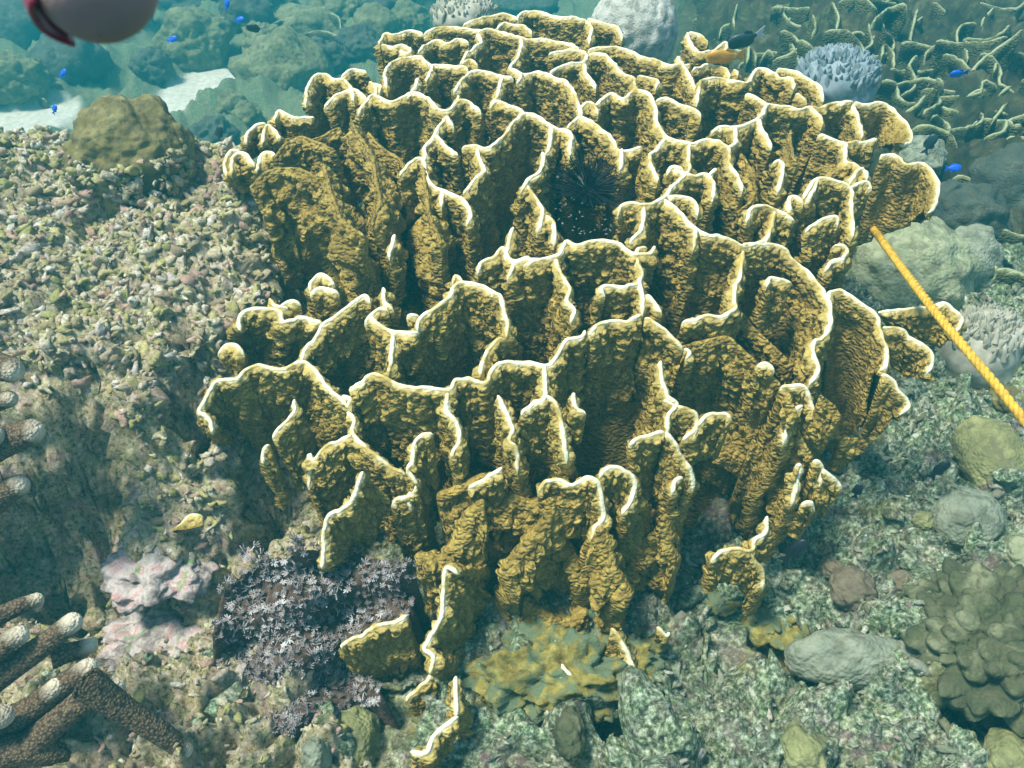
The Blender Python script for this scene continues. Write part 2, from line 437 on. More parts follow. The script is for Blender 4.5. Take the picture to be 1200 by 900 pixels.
    if not rim:
        edge = VV.ravel() + .05
        me = mesh_from(nm, Vx, F.reshape(-1, 4), mats, True, {'edge': edge, 'cell': cell.ravel()})
        return obj(nm, me, parent)
    wob = rimw * (1 + .35 * 0)
    isr = (np.maximum(vv[:-1], vv[1:]) <= wob + 1e-6)
    def part(mask, name, par):
        Ff = F[:, mask].reshape(-1, 4); used = np.unique(Ff); rm = np.zeros(len(Vx), np.int32); rm[used] = np.arange(len(used))
        me = mesh_from(name, Vx[used], rm[Ff], mats, True, {'edge': VV.ravel()[used], 'cell': cell.ravel()[used]})
        return obj(name, me, par)
    pl = part(~isr, nm, parent)
    part(isr, 'rim', pl)
    return pl

colony = thing('fire_coral', 'huge mustard brown plate coral with cream white ridged edges in the middle', 'fire coral')
TILES = {1: (0, 0), 2: (400, 0), 3: (800, 0), 4: (0, 300), 5: (400, 300), 6: (800, 300), 7: (0, 600), 8: (400, 600), 9: (800, 600)}
def tpx(tile, pts):
    ox, oy = TILES[tile]; return [(ox + x / 3, oy + y / 3) for x, y in pts]
def wall(tile, pts, L=None, bot=None, off=0.0, boff=0.0, **kw):
    pp = tpx(tile, pts)
    top = [crest(x, y, off) for x, y in pp]
    if bot:
        bp = tpx(tile, bot); bt = []
        for x, y in bp:
            # the foot hangs off the same part of the crest surface, measured at the matching row of the top
            k = min(range(len(pp)), key=lambda q: abs(pp[q][0] - x) + .3 * abs(pp[q][1] - y))
            bt.append(at_y(x, y, top[k][1] + boff))
        bt = np.array(bt)
    else:
        bt = []
        for P in top:
            row = 450
            Lp = min(L, .27) if L else (.24 if P[2] > .35 else max(.10, P[2] - (-.06)) * .85)
            dx = -(P[0] - .1) * .20
            dy = .10 if P[1] < 1.5 else 0.03
            v = np.array([dx, dy, -1.0]); v /= np.linalg.norm(v)
            bt.append(P + v * Lp)
        bt = np.array(bt)
    return sheet(colony, np.array(top), bt, M_FIRE, **kw)

W2 = [
 ([(430,85),(470,70),(530,50),(590,50),(620,60)], .2), ([(620,60),(625,45),(660,35),(720,45),(780,55),(830,60),(865,65)], .2), ([(865,65),(880,100),(870,145)], .2),
 ([(865,62),(920,80),(970,95),(985,130)], .18), ([(545,95),(570,78),(610,80),(650,90),(670,110)], .2), ([(130,150),(150,115),(185,120),(240,105),(290,112)], .25),
 ([(290,115),(340,95),(400,92),(430,100),(475,100),(500,105)], .2), ([(135,155),(200,158),(230,160),(240,180),(200,176)], .2), ([(270,180),(320,140),(380,148),(420,135),(450,145)], .2),
 ([(480,110),(520,103),(580,115),(630,130),(690,135),(740,140),(800,150),(830,170)], None), ([(480,110),(490,145),(450,175),(440,190),(420,215)], None), ([(630,130),(625,190),(600,220),(590,235)], None),
 ([(420,215),(450,205),(475,225)], .2), ([(590,235),(640,255),(690,250),(745,270),(790,278),(815,320),(830,350),(845,400)], None), ([(640,253),(620,285)], .15),
 ([(150,250),(175,215),(230,200),(270,195),(310,220),(360,225),(420,230),(445,243)], None), ([(322,222),(300,278)], .2), ([(150,250),(160,310)], .2),
 ([(390,310),(420,285),(450,245),(500,245),(560,265),(600,275)], None), ([(560,265),(545,330),(525,370)], None), ([(525,370),(545,352),(590,370),(620,380),(645,395)], None), ([(412,325),(410,352)], .2),
 ([(60,390),(100,340),(130,335),(180,355),(240,320),(280,325),(340,375),(380,380),(410,350),(450,352),(487,385)], .36), ([(100,285),(115,300),(120,330)], .2), ([(105,290),(135,298),(132,320)], .2),
 ([(245,318),(265,298),(268,268)], .2), ([(-60,370),(-30,335),(0,325),(40,310),(85,338)], .3), ([(0,262),(50,240),(90,247)], .3), ([(730,185),(770,175),(830,175),(862,188)], None), ([(735,250),(760,230),(800,222),(850,215),(862,188)], None),
 ([(850,215),(870,260),(897,302)], None), ([(870,183),(930,190),(960,220),(990,250),(1030,270),(1035,312)], None), ([(865,165),(940,165),(990,165),(1050,190),(1100,205),(1150,225),(1230,222)], None),
 ([(842,400),(845,370),(880,360),(908,395)], .2), ([(890,367),(940,325),(990,342),(1035,310),(1080,330),(1100,370),(1110,420),(1145,475),(1200,492),(1240,496)], None), ([(1145,475),(1110,525),(1085,545),(1095,590),(1115,632)], None),
 ([(420,515),(470,510),(520,510),(550,480),(580,460),(600,430),(645,395),(700,410),(740,435),(800,460),(812,485),(805,542)], .40), ([(740,435),(735,490),(720,532)], .3), ([(470,510),(490,560),(507,600),(470,630),(430,678)], .36),
 ([(795,440),(845,405),(900,440),(960,490),(985,520),(1055,515)], None), ([(985,520),(980,592)], None), ([(370,400),(380,420),(390,435)], .2), ([(370,400),(335,455),(330,470),(295,510),(300,540),(290,570)], .36), ([(330,470),(370,510),(407,537)], .3),
 ([(200,610),(240,570),(285,560),(300,620),(330,650),(362,665),(400,685),(430,700),(452,740),(440,778)], .36), ([(358,665),(350,718)], .3),
 ([(705,525),(710,570),(690,600),(650,630),(665,660),(695,705),(710,740),(690,805)], .36), ([(650,630),(625,672)], .3), ([(720,750),(745,770),(750,800),(750,852)], .3),
 ([(1230,600),(1200,620),(1165,650),(1130,695),(1070,720),(990,715),(975,745)], None), ([(1070,720),(1055,790),(1020,842)], None), ([(1130,695),(1170,720),(1210,760),(1250,795),(1300,822),(1362,835),(1415,860),(1460,852),(1490,845)], .36),
 ([(1140,605),(1170,580),(1210,592)], .2), ([(1100,350),(1150,345),(1200,365),(1250,385),(1265,410)], None), ([(1040,265),(1110,275),(1108,302)], .2), ([(605,790),(590,830),(575,900)], .12), ([(185,815),(172,860),(165,900)], .12),
]
W3 = [
 ([(20,110),(30,150),(60,180),(100,175),(130,160),(155,145),(150,172)], .2), ([(20,110),(60,115),(92,142)], .2), ([(-20,195),(0,220),(30,260),(45,312)], .25), ([(40,240),(90,220),(150,235),(167,262)], .2), ([(180,238),(198,258)], .12),
 ([(50,355),(60,300),(80,275),(140,270),(200,285),(230,280),(260,240),(300,240),(340,265),(380,268),(395,302)], None), ([(330,240),(380,240),(430,265),(480,300),(500,348)], .2), ([(398,322),(442,355)], .2), ([(220,320),(260,340),(302,362)], .25),
 ([(100,465),(130,440),(195,445),(240,430),(280,395),(300,365),(360,370),(405,378),(450,370),(480,375),(530,360),(600,355)], None), ([(450,370),(480,400),(492,432)], .3), ([(600,355),(625,410),(632,482)], .28),
 ([(195,445),(190,490),(160,515)], None), ([(270,415),(275,440),(300,475),(317,507)], None), ([(0,492),(40,495),(90,480),(140,500),(160,515),(160,560),(190,610),(210,665)], None), ([(20,495),(22,592)], .3),
 ([(-30,585),(0,600),(40,612),(80,605),(110,640),(110,692)], .25), ([(122,588),(90,616)], .2), ([(-60,690),(0,690),(40,700),(57,742)], .25), ([(318,565),(345,560),(350,600),(335,668)], .3), ([(480,465),(530,480),(575,500),(640,492),(690,487)], None),
 ([(575,500),(575,560),(610,570),(645,605),(652,628)], .3), ([(590,640),(610,600),(645,590)], .25), ([(590,657),(640,632),(667,655)], .25), ([(430,690),(460,640),(480,620),(530,630),(595,655),(600,700),(605,770),(598,832)], .34), ([(480,620),(450,680),(435,702)], .25),
 ([(368,700),(380,735),(385,690),(410,690),(427,722)], .25), ([(225,770),(240,735),(280,720),(330,735),(380,760),(403,772)], .3), ([(325,735),(310,810),(285,845)], .3), ([(430,805),(480,775),(540,755),(548,785)], .3), ([(50,795),(35,872)], .3),
 ([(530,850),(570,855),(582,880),(560,905)], .3), ([(215,860),(290,845),(350,860),(380,900),(430,940),(480,1000),(515,1060),(515,1160),(470,1195),(465,1250),(480,1300),(453,1342)], .34),
]
W5 = [
 ([(480,50),(490,20),(530,5),(560,-35),(600,10),(670,-5)], .25), ([(640,25),(690,10),(770,-12),(790,-55),(840,-45),(910,-60),(980,-50),(1030,-15),(1080,-8),(1100,-40)], .30), ([(750,2),(770,60),(800,110),(790,150),(820,180),(810,222)], .32), ([(600,15),(670,12),(745,4)], .3), ([(600,15),(588,72)], .3),
 ([(1060,60),(1050,90),(1060,150),(1060,200)], .34), ([(1415,-22),(1405,70),(1390,115),(1385,180),(1330,205),(1280,200),(1240,215),(1195,222)], .34), ([(1055,95),(1000,105),(940,100),(910,115),(932,132)], .28), ([(1080,-40),(1045,-30),(1040,10),(1060,60)], .3),
 ([(1065,205),(1110,240),(1150,275),(1205,325)], .34), ([(1068,130),(1105,160),(1130,195)], .2), ([(1060,200),(1000,230),(950,220),(900,240),(868,268)], .36),
 ([(270,255),(280,215),(330,180),(370,150),(400,100),(430,85),(490,95),(540,125),(562,138),(575,190),(585,230),(580,285)], .34), ([(230,212),(240,205),(275,203)], .2), ([(390,92),(400,65),(428,80)], .2), ([(580,285),(555,290),(520,330),(490,390),(483,418)], .3),
 ([(90,205),(130,240),(180,265),(272,265)], .28), ([(180,265),(175,320),(160,412)], .3),
 ([(20,465),(60,445),(120,415),(180,440),(270,460),(370,465),(400,430),(450,425),(505,440),(530,400),(560,375),(620,365),(710,375),(760,350),(790,290),(840,280),(852,255)], .34), ([(370,465),(370,540),(400,580),(410,640),(385,712)], .32), ([(505,440),(503,472)], .2),
 ([(715,375),(720,480),(680,510),(633,552)], .32), ([(720,480),(760,520),(780,600),(797,718)], .32), ([(545,478),(575,540),(600,600),(590,640),(615,680),(617,758)], .3),
 ([(1125,358),(1125,420),(1150,490),(1178,520),(1145,560),(1145,610)], .32), ([(1145,610),(1090,630),(1040,640),(1008,657)], .3), ([(1145,610),(1175,650),(1200,700),(1235,760),(1243,815)], .28), ([(1178,520),(1205,525),(1240,545)], .3),
 ([(1158,832),(1170,790),(1205,772)], .2), ([(322,625),(280,630),(245,660),(250,710),(240,745),(272,792)], .24), ([(20,543),(50,570),(40,620),(90,670),(150,720),(222,762)], .26), ([(40,620),(-50,662),(-95,715),(-115,690)], .24),
 ([(262,798),(230,840),(190,845),(168,872)], .2), ([(230,840),(243,882)], .2), ([(443,812),(500,780),(550,750),(567,733)], .14), ([(692,828),(720,790),(770,785),(810,800),(860,770),(900,790),(915,850),(918,915),(890,950),(880,1005)], .24),
 ([(902,772),(940,740),(1000,750),(1032,790),(1020,850),(985,905)], .2), ([(0,480),(30,500),(22,532)], .15), ([(815,470),(820,520),(862,542)], .08), ([(80,230),(130,180),(165,190)], .1), ([(140,100),(155,150),(185,178)], .1),
]
W6 = [
 ([(300,102),(310,70),(350,75),(387,92)], .12), ([(500,42),(530,15),(577,10)], .22), ([(345,455),(380,455),(430,455),(455,500),(477,558)], .28), ([(425,515),(390,540),(370,590),(358,652)], .28), ([(262,380),(290,375),(322,402)], .12),
 ([(0,310),(25,330),(18,348)], .2), ([(-60,500),(-20,520),(0,530),(40,550),(45,590),(25,640)], .25), ([(0,640),(50,590),(90,560),(150,555),(175,578)], .10), ([(400,735),(418,738),(405,800),(388,872)], .2), ([(460,715),(495,740),(485,802)], .15), ([(490,745),(540,790),(562,815)], .10), ([(417,872),(455,865),(472,892)], .10),
]
W9 = [([(300,10),(290,70),(250,90),(240,130),(190,125),(140,140),(103,172)], .10), ([(240,130),(255,165),(282,200),(285,272)], .10)]
for t, W in ((2, W2), (3, W3), (5, W5), (6, W6), (9, W9)):
    for pts, L in W: wall(t, pts, L)
# plates whose lower outline shows
wall(3, [(600,355),(650,360),(710,358),(760,400),(808,450),(808,495),(770,515)], bot=[(600,560),(640,545),(690,520),(740,520),(760,512),(765,505),(768,502)], lump=.006)
wall(3, [(690,545),(740,540),(780,572),(830,568),(870,590),(898,640),(900,700),(880,740)], bot=[(600,860),(640,850),(700,825),(760,800),(800,785),(830,770),(850,755),(870,745)], lump=.006)
wall(6, [(513,150),(520,122),(560,120),(610,150),(660,185),(687,215),(692,260),(718,320),(722,385),(700,392)], bot=[(500,640),(520,640),(560,640),(600,620),(640,600),(660,560),(670,500),(680,440),(685,420),(690,402)], lump=.006)
wall(6, [(700,400),(740,430),(770,470),(803,512),(780,550)], bot=[(590,700),(630,690),(680,620),(720,580),(760,562)], lump=.006, rimw=.003)
wall(6, [(684,190),(760,185),(830,175),(870,178),(920,168),(960,190),(988,222),(960,262)], bot=[(720,245),(760,260),(800,280),(850,300),(880,310),(900,315),(920,310),(945,285)])
wall(6, [(700,245),(740,245),(770,252),(820,290),(875,330),(885,360),(870,400)], bot=[(725,380),(750,400),(780,415),(800,425),(830,425),(850,420),(862,412)], off=-.03)
wall(4, [(755,620),(735,560),(705,545),(730,480),(760,435),(830,430),(870,400),(910,385),(960,395),(1000,390),(1055,370),(1110,400),(1150,460),(1200,500),(1228,535)],
     bot=[(830,730),(840,740),(850,750),(860,750),(880,760),(900,770),(930,780),(960,790),(1000,810),(1040,820),(1080,830),(1120,830),(1160,830),(1200,830),(1240,820)], boff=.10)
wall(4, [(1055,370),(1070,320),(1110,280),(1130,240),(1190,200),(1240,160),(1275,130),(1297,152)], .30)
wall(4, [(1130,240),(1060,215),(1000,225),(980,185),(920,182),(860,195),(838,225),(845,260)], bot=[(1080,420),(1040,400),(1000,410),(960,400),(920,390),(890,370),(870,330),(860,300)], boff=.06)
wall(4, [(760,345),(790,310),(830,310),(858,338)], bot=[(800,400),(815,410),(840,415),(870,410)])
wall(4, [(1030,498),(1025,550),(980,590),(948,638)], .16); wall(4, [(950,658),(920,680),(918,718)], .16)
wall(4, [(1085,690),(1100,722),(1150,690),(1205,638)], .2); wall(4, [(1088,690),(1078,812)], .2)
wall(4, [(940,140),(960,165),(1003,178)], .10); wall(4, [(1085,110),(1095,85),(1130,60),(1178,88)], .12); wall(4, [(1085,130),(1130,110),(1190,125)], .10); wall(4, [(970,190),(1010,160),(1050,165)], .08)
for pts, bt in [
 ([(790,620),(790,570),(810,530),(845,528)], [(830,660),(840,650),(850,640),(870,630)]), ([(810,610),(822,545),(855,535),(897,580)], [(830,680),(840,670),(860,660),(880,640)]), ([(905,600),(920,540),(950,530),(975,560)], [(900,650),(930,650),(960,650),(980,650)]),
 ([(862,500),(862,468),(895,435),(935,432)], [(880,560),(900,550),(920,530),(950,520)]), ([(922,500),(935,440),(965,450),(985,480)], [(940,560),(960,560),(980,560),(1000,560)]), ([(968,420),(975,385),(1005,395),(1050,408),(1110,408)], [(990,560),(1010,570),(1040,570),(1070,560),(1120,550)])]:
    wall(1, pts, bot=bt, boff=.03)
wall(1, [(1075,360),(1075,310),(1100,265),(1140,255),(1180,272),(1215,285),(1245,345)], .3, rimw=.004)
wall(1, [(960,560),(1010,500),(1070,480),(1120,500),(1180,520)], .42, rimw=.003, rim=False, off=-.02)
wall(1, [(880,660),(930,610),(1000,590),(1080,600),(1150,640)], .4, rim=False, off=-.05, lump=.016, lsz=(.027, .023), wav=.035)
wall(1, [(1130,560),(1150,620),(1170,700),(1210,780),(1280,820)], .4, rim=False, off=-.07, lump=.016, lsz=(.027, .023), wav=.035)
wall(2, [(30,420),(60,470),(110,560),(130,700),(110,800)], .28, rim=False, off=-.02, lump=.015, lsz=(.026, .022), wav=.03)
wall(2, [(290,580),(300,700),(310,760),(350,860)], .3, rim=False, off=-.01, lump=.015, lsz=(.026, .022), wav=.03)
wall(2, [(90,460),(150,520),(210,560),(240,640)], .3, rim=False, off=.05)
wall(2, [(0,440),(-60,470),(-120,500),(-190,540)], .25, rim=False, off=.05)
# plates at the foot of the colony
wall(8, [(75,-140),(50,-95),(22,-20),(-42,10),(-65,60),(-70,130),(-72,200)], bot=[(140,-80),(120,-20),(110,60),(90,120),(40,150),(-20,190),(-55,220)], boff=.05, off=-.06)
wall(8, [(405,215),(385,195),(360,190),(352,280),(345,370),(310,440),(295,475),(325,500),(318,562)], bot=[(520,200),(520,260),(510,330),(500,380),(480,430),(460,480),(440,520),(410,560),(370,600)], boff=.08, off=-.06)
wall(8, [(-5,470),(0,460),(70,435),(100,405),(150,390),(200,375),(225,358)], bot=[(80,620),(100,620),(140,620),(180,610),(220,600),(260,590),(300,560)], boff=.05, off=-.06)
wall(8, [(230,662),(245,635),(285,600),(315,560)], .10); wall(8, [(397,570),(405,640),(407,712)], .12, off=-.06); wall(8, [(407,715),(360,750),(320,792),(300,838),(238,838)], .08, off=-.07)
wall(8, [(775,533),(812,578)], .05); wall(8, [(1110,398),(1140,435),(1155,415)], .04); wall(8, [(945,400),(985,450),(1020,520),(1050,595)], .08, rimw=.002)
for pts, L, off in [
 ([(255,150),(300,150),(345,160),(380,120),(420,60),(440,0),(500,-50)], .16, -.02), ([(560,230),(590,180),(630,120),(680,60),(720,10),(740,-60)], .2, -.01), ([(910,40),(930,90),(960,180),(990,250),(960,300)], .14, -.02),
 ([(330,-60),(400,-90),(500,-130),(560,-110)], .22, .02), ([(290,210),(310,180),(340,170)], .06, -.03), ([(520,-40),(600,-60),(680,-40),(740,-90)], .22, .03), ([(760,60),(800,120),(830,200),(840,260)], .18, .04),
 ([(1130,0),(1150,60),(1160,120),(1190,180)], .15, .03), ([(1060,-60),(1040,40),(1010,120)], .18, .05), ([(480,60),(540,100),(600,60),(640,0)], .2, .07), ([(870,330),(800,380),(700,340),(640,300)], .12, .05)]:
    wall(8, pts, L, off=off, rim=False, lump=.013, lsz=(.020, .016), r=.010, wav=.03)
for pts, L, off in [
 ([(-60,330),(20,310),(90,290),(170,290),(230,350),(290,400),(345,455)], .30, .02), ([(380,470),(390,540),(405,565)], .1, -.02), ([(410,600),(430,660),(450,700),(455,730)], .18, .02), ([(485,485),(520,510),(545,540),(562,572)], .10, -.02),
 ([(200,180),(260,250),(330,330),(400,380)], .30, .09), ([(120,420),(180,450),(250,500),(350,600)], .34, .10), ([(250,640),(300,700),(350,780),(370,880)], .24, .08), ([(560,640),(600,640),(630,640)], .08, .02)]:
    wall(6, pts, L, off=off, rim=False, lump=.012, wav=.022)
for pts, L, off in [([(600,640),(590,760),(600,830)], .25, .06), ([(375,470),(390,540),(407,567)], .2, -.01), ([(200,520),(240,600),(260,680),(200,740)], .3, .05), ([(440,560),(520,590),(590,600)], .25, .03)]:
    wall(3, pts, L, off=off, rim=False)
# core of the colony
def core_z(x, y):
    yy = y - .16 * (x - .1) ** 2
    rows = np.array(PROW, float)
    zs = np.array([(at_y(600, r_, Y_))[2] for r_, Y_ in zip(PROW, PY)])
    z = np.interp(yy - .10, PY[::-1], zs[::-1]) - .20
    lat = np.abs((x - .13 - .06 * (y - 1.6)) / np.interp(y, [1.1, 1.5, 2.0, 2.6], [.40, .58, .62, .50]))
    z = z - .7 * np.clip(lat - .55, 0, 9) ** 1.6 - 2.5 * np.clip(y - 2.55, 0, 9) - 2.8 * np.clip(1.45 - yy, 0, 9)
    for (a, c, rr_, dp) in CPITS: z = z - dp * np.exp(-((((x - a) ** 2 + (y - c) ** 2) / rr_ ** 2)) ** 2)
    return z
CPITS = []
for px_, py_, r_, d_ in ((838, 560, .10, .3), (690, 240, .09, .12), (470, 270, .10, .2), (640, 560, .06, .12), (760, 640, .07, .2), (560, 660, .06, .2), (500, 610, .06, .2), (400, 560, .05, .1)):
    q_ = crest(px_, py_, .08); CPITS.append((q_[0], q_[1] + .05, r_, d_))
cx, cy = np.meshgrid(np.linspace(-.6, .95, 250), np.linspace(.95, 2.95, 320))
cz = np.maximum(core_z(cx.ravel(), cy.ravel()), terrain(cx.ravel(), cy.ravel()) - .12)
Pc = np.stack([cx.ravel(), cy.ravel(), cz], 1)
f1, _, cc = worley(Pc / [.024, .024, .017], 31)
Pc = Pc + np.stack([fbm(Pc, .06, 2, 1), fbm(Pc, .06, 2, 4), fbm(Pc, .09, 3, 7)], 1) * [.015, .015, .045]
Pc[:, 1] -= (.6 - f1) * .012; Pc[:, 2] += (.6 - f1) * .018
obj('base', mesh_from('base', Pc, grid_faces(250, 320), M_FIRE, True, {'edge': np.full(len(Pc), .2), 'cell': cc * .5}), colony)

# ------------------------------------------------------------------ rubble scattered over the reef
def clumps(name, pts, sizes, mat, level=2, label='', squash=(.5, 1.1), seed=1, kind='stuff', jag=.75):
    r = np.random.default_rng(seed); BV, BF = ico(level); n = len(pts)
    lib = []
    for k in range(10):
        q = BV * [1, r.uniform(.35, .7), r.uniform(.35, .8)] + r.uniform(0, 50)
        bend = BV[:, 0] ** 2 * r.uniform(-.7, .9)
        dd = 1 + jag * vnoise(BV * 1.7 + k * 9, 3)
        v = BV * dd[:, None] * [1, r.uniform(.35, .65), r.uniform(.3, .7)]; v[:, 1] += bend; lib.append(v * [1.15, 1, 1])
    VV = np.empty((n, len(BV), 3))
    for k in range(n):
        a, b_, c_ = r.uniform(0, 6.28), r.normal(0, .5), r.uniform(0, 6.28)
        ca, sa, cb, sb, cc_, s2 = math.cos(a), math.sin(a), math.cos(b_), math.sin(b_), math.cos(c_), math.sin(c_)
        R = np.array([[ca, -sa, 0], [sa, ca, 0], [0, 0, 1]]) @ np.array([[cb, 0, sb], [0, 1, 0], [-sb, 0, cb]]) @ np.array([[1, 0, 0], [0, cc_, -s2], [0, s2, cc_]])
        VV[k] = lib[r.integers(10)] @ R.T * sizes[k] + pts[k]
    F = (BF[None] + (np.arange(n) * len(BV))[:, None, None]).reshape(-1, 3)
    me = mesh_from(name, VV.reshape(-1, 3), F, mat, True, {'rnd': np.repeat(r.random(n), len(BV))})
    o = obj(name, me); tag(o, label, kind=kind); return o
def rub_mat(name, stops):
    m, n, l, b = new_mat(name, .85, .2); p = pos(n)
    r = ramp(n, stops, 'CONSTANT'); l.new(attr(n, 'rnd'), r.inputs[0])
    t = noise_node(n, l, 150, 3, .6, .3, p)
    col = mixc(n, l, rng_map(n, l, t.outputs['Fac'], .35, .65, .0, .75), r.outputs[0], (.26, .25, .14))
    t5 = noise_node(n, l, 8, 3, .6, .3, p)
    col = mixc(n, l, rng_map(n, l, t5.outputs['Fac'], .5, .7, .0, .55), col, (.26, .16, .16))
    l.new(col, b.inputs['Base Color'])
    t3 = noise_node(n, l, 210, 5, .7, 0, p); bump(n, l, b, t3.outputs['Fac'], .006)
    return m
M_R1 = rub_mat('turf_rubble', [(0, (.60, .57, .22)), (.2, (.72, .67, .42)), (.38, (.44, .45, .14)), (.52, (.66, .44, .34)), (.64, (.80, .75, .56)), (.80, (.40, .34, .20)), (.90, (.86, .84, .72))])
M_R2 = rub_mat('pale_rubble', [(0, (.20, .27, .19)), (.25, (.36, .44, .34)), (.45, (.13, .16, .09)), (.64, (.52, .60, .48)), (.82, (.24, .22, .18)), (.9, (.72, .78, .66))])
kd = P2.reshape(len(ys), NU, 3); kn = nn.reshape(len(ys), NU, 3)
def scatter(n, x0, x1, y0, y1, cond, seed):
    r = np.random.default_rng(seed); out = []
    iy0, iy1 = np.searchsorted(ys, [y0, y1]); 
    while len(out) < n:
        yv = r.uniform(y0, y1); i = min(np.searchsorted(ys, yv), len(ys) - 1)
        xv = r.uniform(x0, x1)
        j = int(np.argmin(np.abs(kd[i, :, 0] - xv)))
        p_ = kd[i, j]
        if any(((p_[0] - a) / (ra * 1.1)) ** 2 + ((p_[1] - c) / (rc * 1.1)) ** 2 < 1 for a, c, ra, rc, dp in PITS): continue
        if cond(p_[0], p_[1]): out.append(p_ + kn[i, j] * r.uniform(-.004, .003))
    return np.array(out)
ptsL = scatter(9500, -1.55, -.2, .82, 2.3, lambda x, y: terrain(x, y) > .10 or random.random() < .30, 3)
szL = np.clip(np.exp(rng.normal(-4.95, .42, len(ptsL))), .003, .0145) * (.8 + .25 * ptsL[:, 1])
clumps('rubble', ptsL[szL > .0075], szL[szL > .0075], M_R1, 2, 'crumbly pale turf covered coral rubble heaped over the left reef mound', seed=4)
clumps('rubble', ptsL[szL <= .0075], szL[szL <= .0075], M_R1, 1, 'finest crumbs of pale turf covered rubble between the larger pieces on the left mound', seed=14)
ptsR = scatter(5200, -.25, 1.5, .72, 2.4, lambda x, y: x > .25 or y < 1.15, 5)
szR = np.clip(np.exp(rng.normal(-5.25, .5, len(ptsR))), .002, .018) * (.8 + .2 * ptsR[:, 1])
clumps('rubble', ptsR[szR > .0065], szR[szR > .0065], M_R2, 2, 'small grey green coral rubble strewn on the reef to the right of the plate coral', seed=6)

clumps('rubble', ptsR[szR <= .0065], szR[szR <= .0065], M_R2, 1, 'finest grey green crumbs between the rubble right of the plate coral', seed=16)
bc_ = at_y(153, 192, 2.03)
rq = np.random.default_rng(77); dq = rq.normal(0, 1, (900, 3)); dq /= np.linalg.norm(dq, axis=1)[:, None]; dq = dq[(dq[:, 1] < .25) & (dq[:, 2] < .42) & (dq[:, 2] > -.5)][:300]
clumps('rubble', bc_ + dq * [.142, .135, .125], np.clip(np.exp(rq.normal(-4.7, .4, len(dq))), .004, .02), M_R1, 2, 'crumbly turf crust creeping up the lower side of the olive domed boulder', seed=31)
ptsS = scatter(210, -.9, 1.5, .72, 2.4, lambda x, y: x > .25 or y < 1.15, 25)
clumps('rubble', ptsS - [0, 0, .004], rng.uniform(.014, .042, 210), M_ROCK, 3, 'fist sized crusted stones bedded in the reef around the foot of the plate coral', seed=26, jag=.5)
# ------------------------------------------------------------------ boulders and massive corals
def blob(center, rad, level=5, lum=.12, lsc=.5, fine=.03, fsc=.15, seed=0, knobs=None, cut=None, crust=.22):
    BV, BF = ico(level)
    P_ = BV.copy(); s = np.asarray(rad, float)
    dd = 1 + lum * fbm(BV + seed * 3.1, lsc, 2, seed) + fine * fbm(BV + seed, fsc, 2, seed + 5)
    if knobs:
        ks, ka = knobs; f, g, c_ = worley(BV / ks + seed, seed + 2); dd = dd + ka * (np.clip(.75 - f, 0, 1) ** .6)
    Q = P_ * dd[:, None] * s
    if crust:
        f_, _, _ = worley(Q / .020 + .5 * np.stack([vnoise(Q / .02, 28), vnoise(Q / .02, 29), vnoise(Q / .02, 30)], 1), 3)
        Q = Q + P_ * ((.5 - f_) * .016 * crust + fbm(Q, .04, 4, 7) * .016 * crust)[:, None]
    return Q, BF
def massive(name, label, cat, px, py, wpx, hpx, mat, sink=.35, start=.3, Y=None, zr=None, group=None, level=5, **kw):
    h = hit(px, py, start) if Y is None else at_y(px, py, Y)
    dep = np.dot(h - EYE, [0, math.cos(PITCH), -math.sin(PITCH)])
    a = wpx / 2 * dep / FPX; b_ = hpx / 2 * dep / FPX
    if zr is None: zr = b_
    V_, F_ = blob(None, (a, (b_ if start < 1.5 and Y is None else max(a, b_) * .95), zr), level=level, **kw)
    o = obj(name, mesh_from(name, V_, F_, mat, True)); o.location = h + np.array([0, .0, zr * (.5 - sink)])
    o.rotation_euler = (0, 0, kw.get('seed', 0) * .7)if abs(wpx - hpx) < 25 else (0, 0, 0)
    tag(o, label, cat, group); return o
def spotted(name, dark, mid, light, vs, bd=.003, rough=.8, sc=30):
    return simple_mat(name, [(.3, dark), (.5, mid), (.7, light)], sc, 180, bd, rough, voro=vs)
def spotted(name, dark, mid, light, vs, bd=.003, rough=.85, sc=30):
    av = tuple(.45 * a + .1 * q for a, q in zip(mid, (.5, .5, .3)))
    return simple_mat(name, [(.3, dark), (.5, mid), (.7, light)], sc, 150, max(bd, .003), rough, voro=vs, second=(av, 26, .50, .62))
M_OL = spotted('olive_coral', (.07, .065, .02), (.17, .15, .05), (.26, .25, .11), 60, sc=16)
M_GR = spotted('pale_green_coral', (.20, .24, .13), (.30, .34, .20), (.40, .44, .28), 90, .0015)
M_GY = spotted('grey_green_coral', (.16, .19, .14), (.24, .28, .20), (.32, .36, .26), 110, .001, sc=14)
M_WH = spotted('white_coral', (.42, .44, .38), (.52, .54, .46), (.62, .64, .56), 28, .006, sc=20)
M_YG = spotted('yellow_green_coral', (.14, .15, .06), (.24, .26, .11), (.36, .38, .17), 120, .001, sc=14)
M_BR = spotted('brown_lobe_coral', (.10, .09, .06), (.16, .14, .09), (.24, .21, .14), 100, .001, sc=14)
M_LUMP = spotted('dark_olive_coral', (.035, .045, .025), (.08, .095, .045), (.24, .26, .15), 100, .001, sc=11)
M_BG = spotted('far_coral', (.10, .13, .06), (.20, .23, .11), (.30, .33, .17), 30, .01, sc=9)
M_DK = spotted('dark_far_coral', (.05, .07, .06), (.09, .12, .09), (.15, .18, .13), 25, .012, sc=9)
massive('boulder_coral', 'olive brown domed coral boulder capping the far end of the rubble mound', 'boulder coral', 153, 186, 142, 130, M_OL, Y=2.06, zr=.135, sink=.5, seed=3, lum=.12, fine=.05, knobs=(.6, .08), crust=.4, level=6)
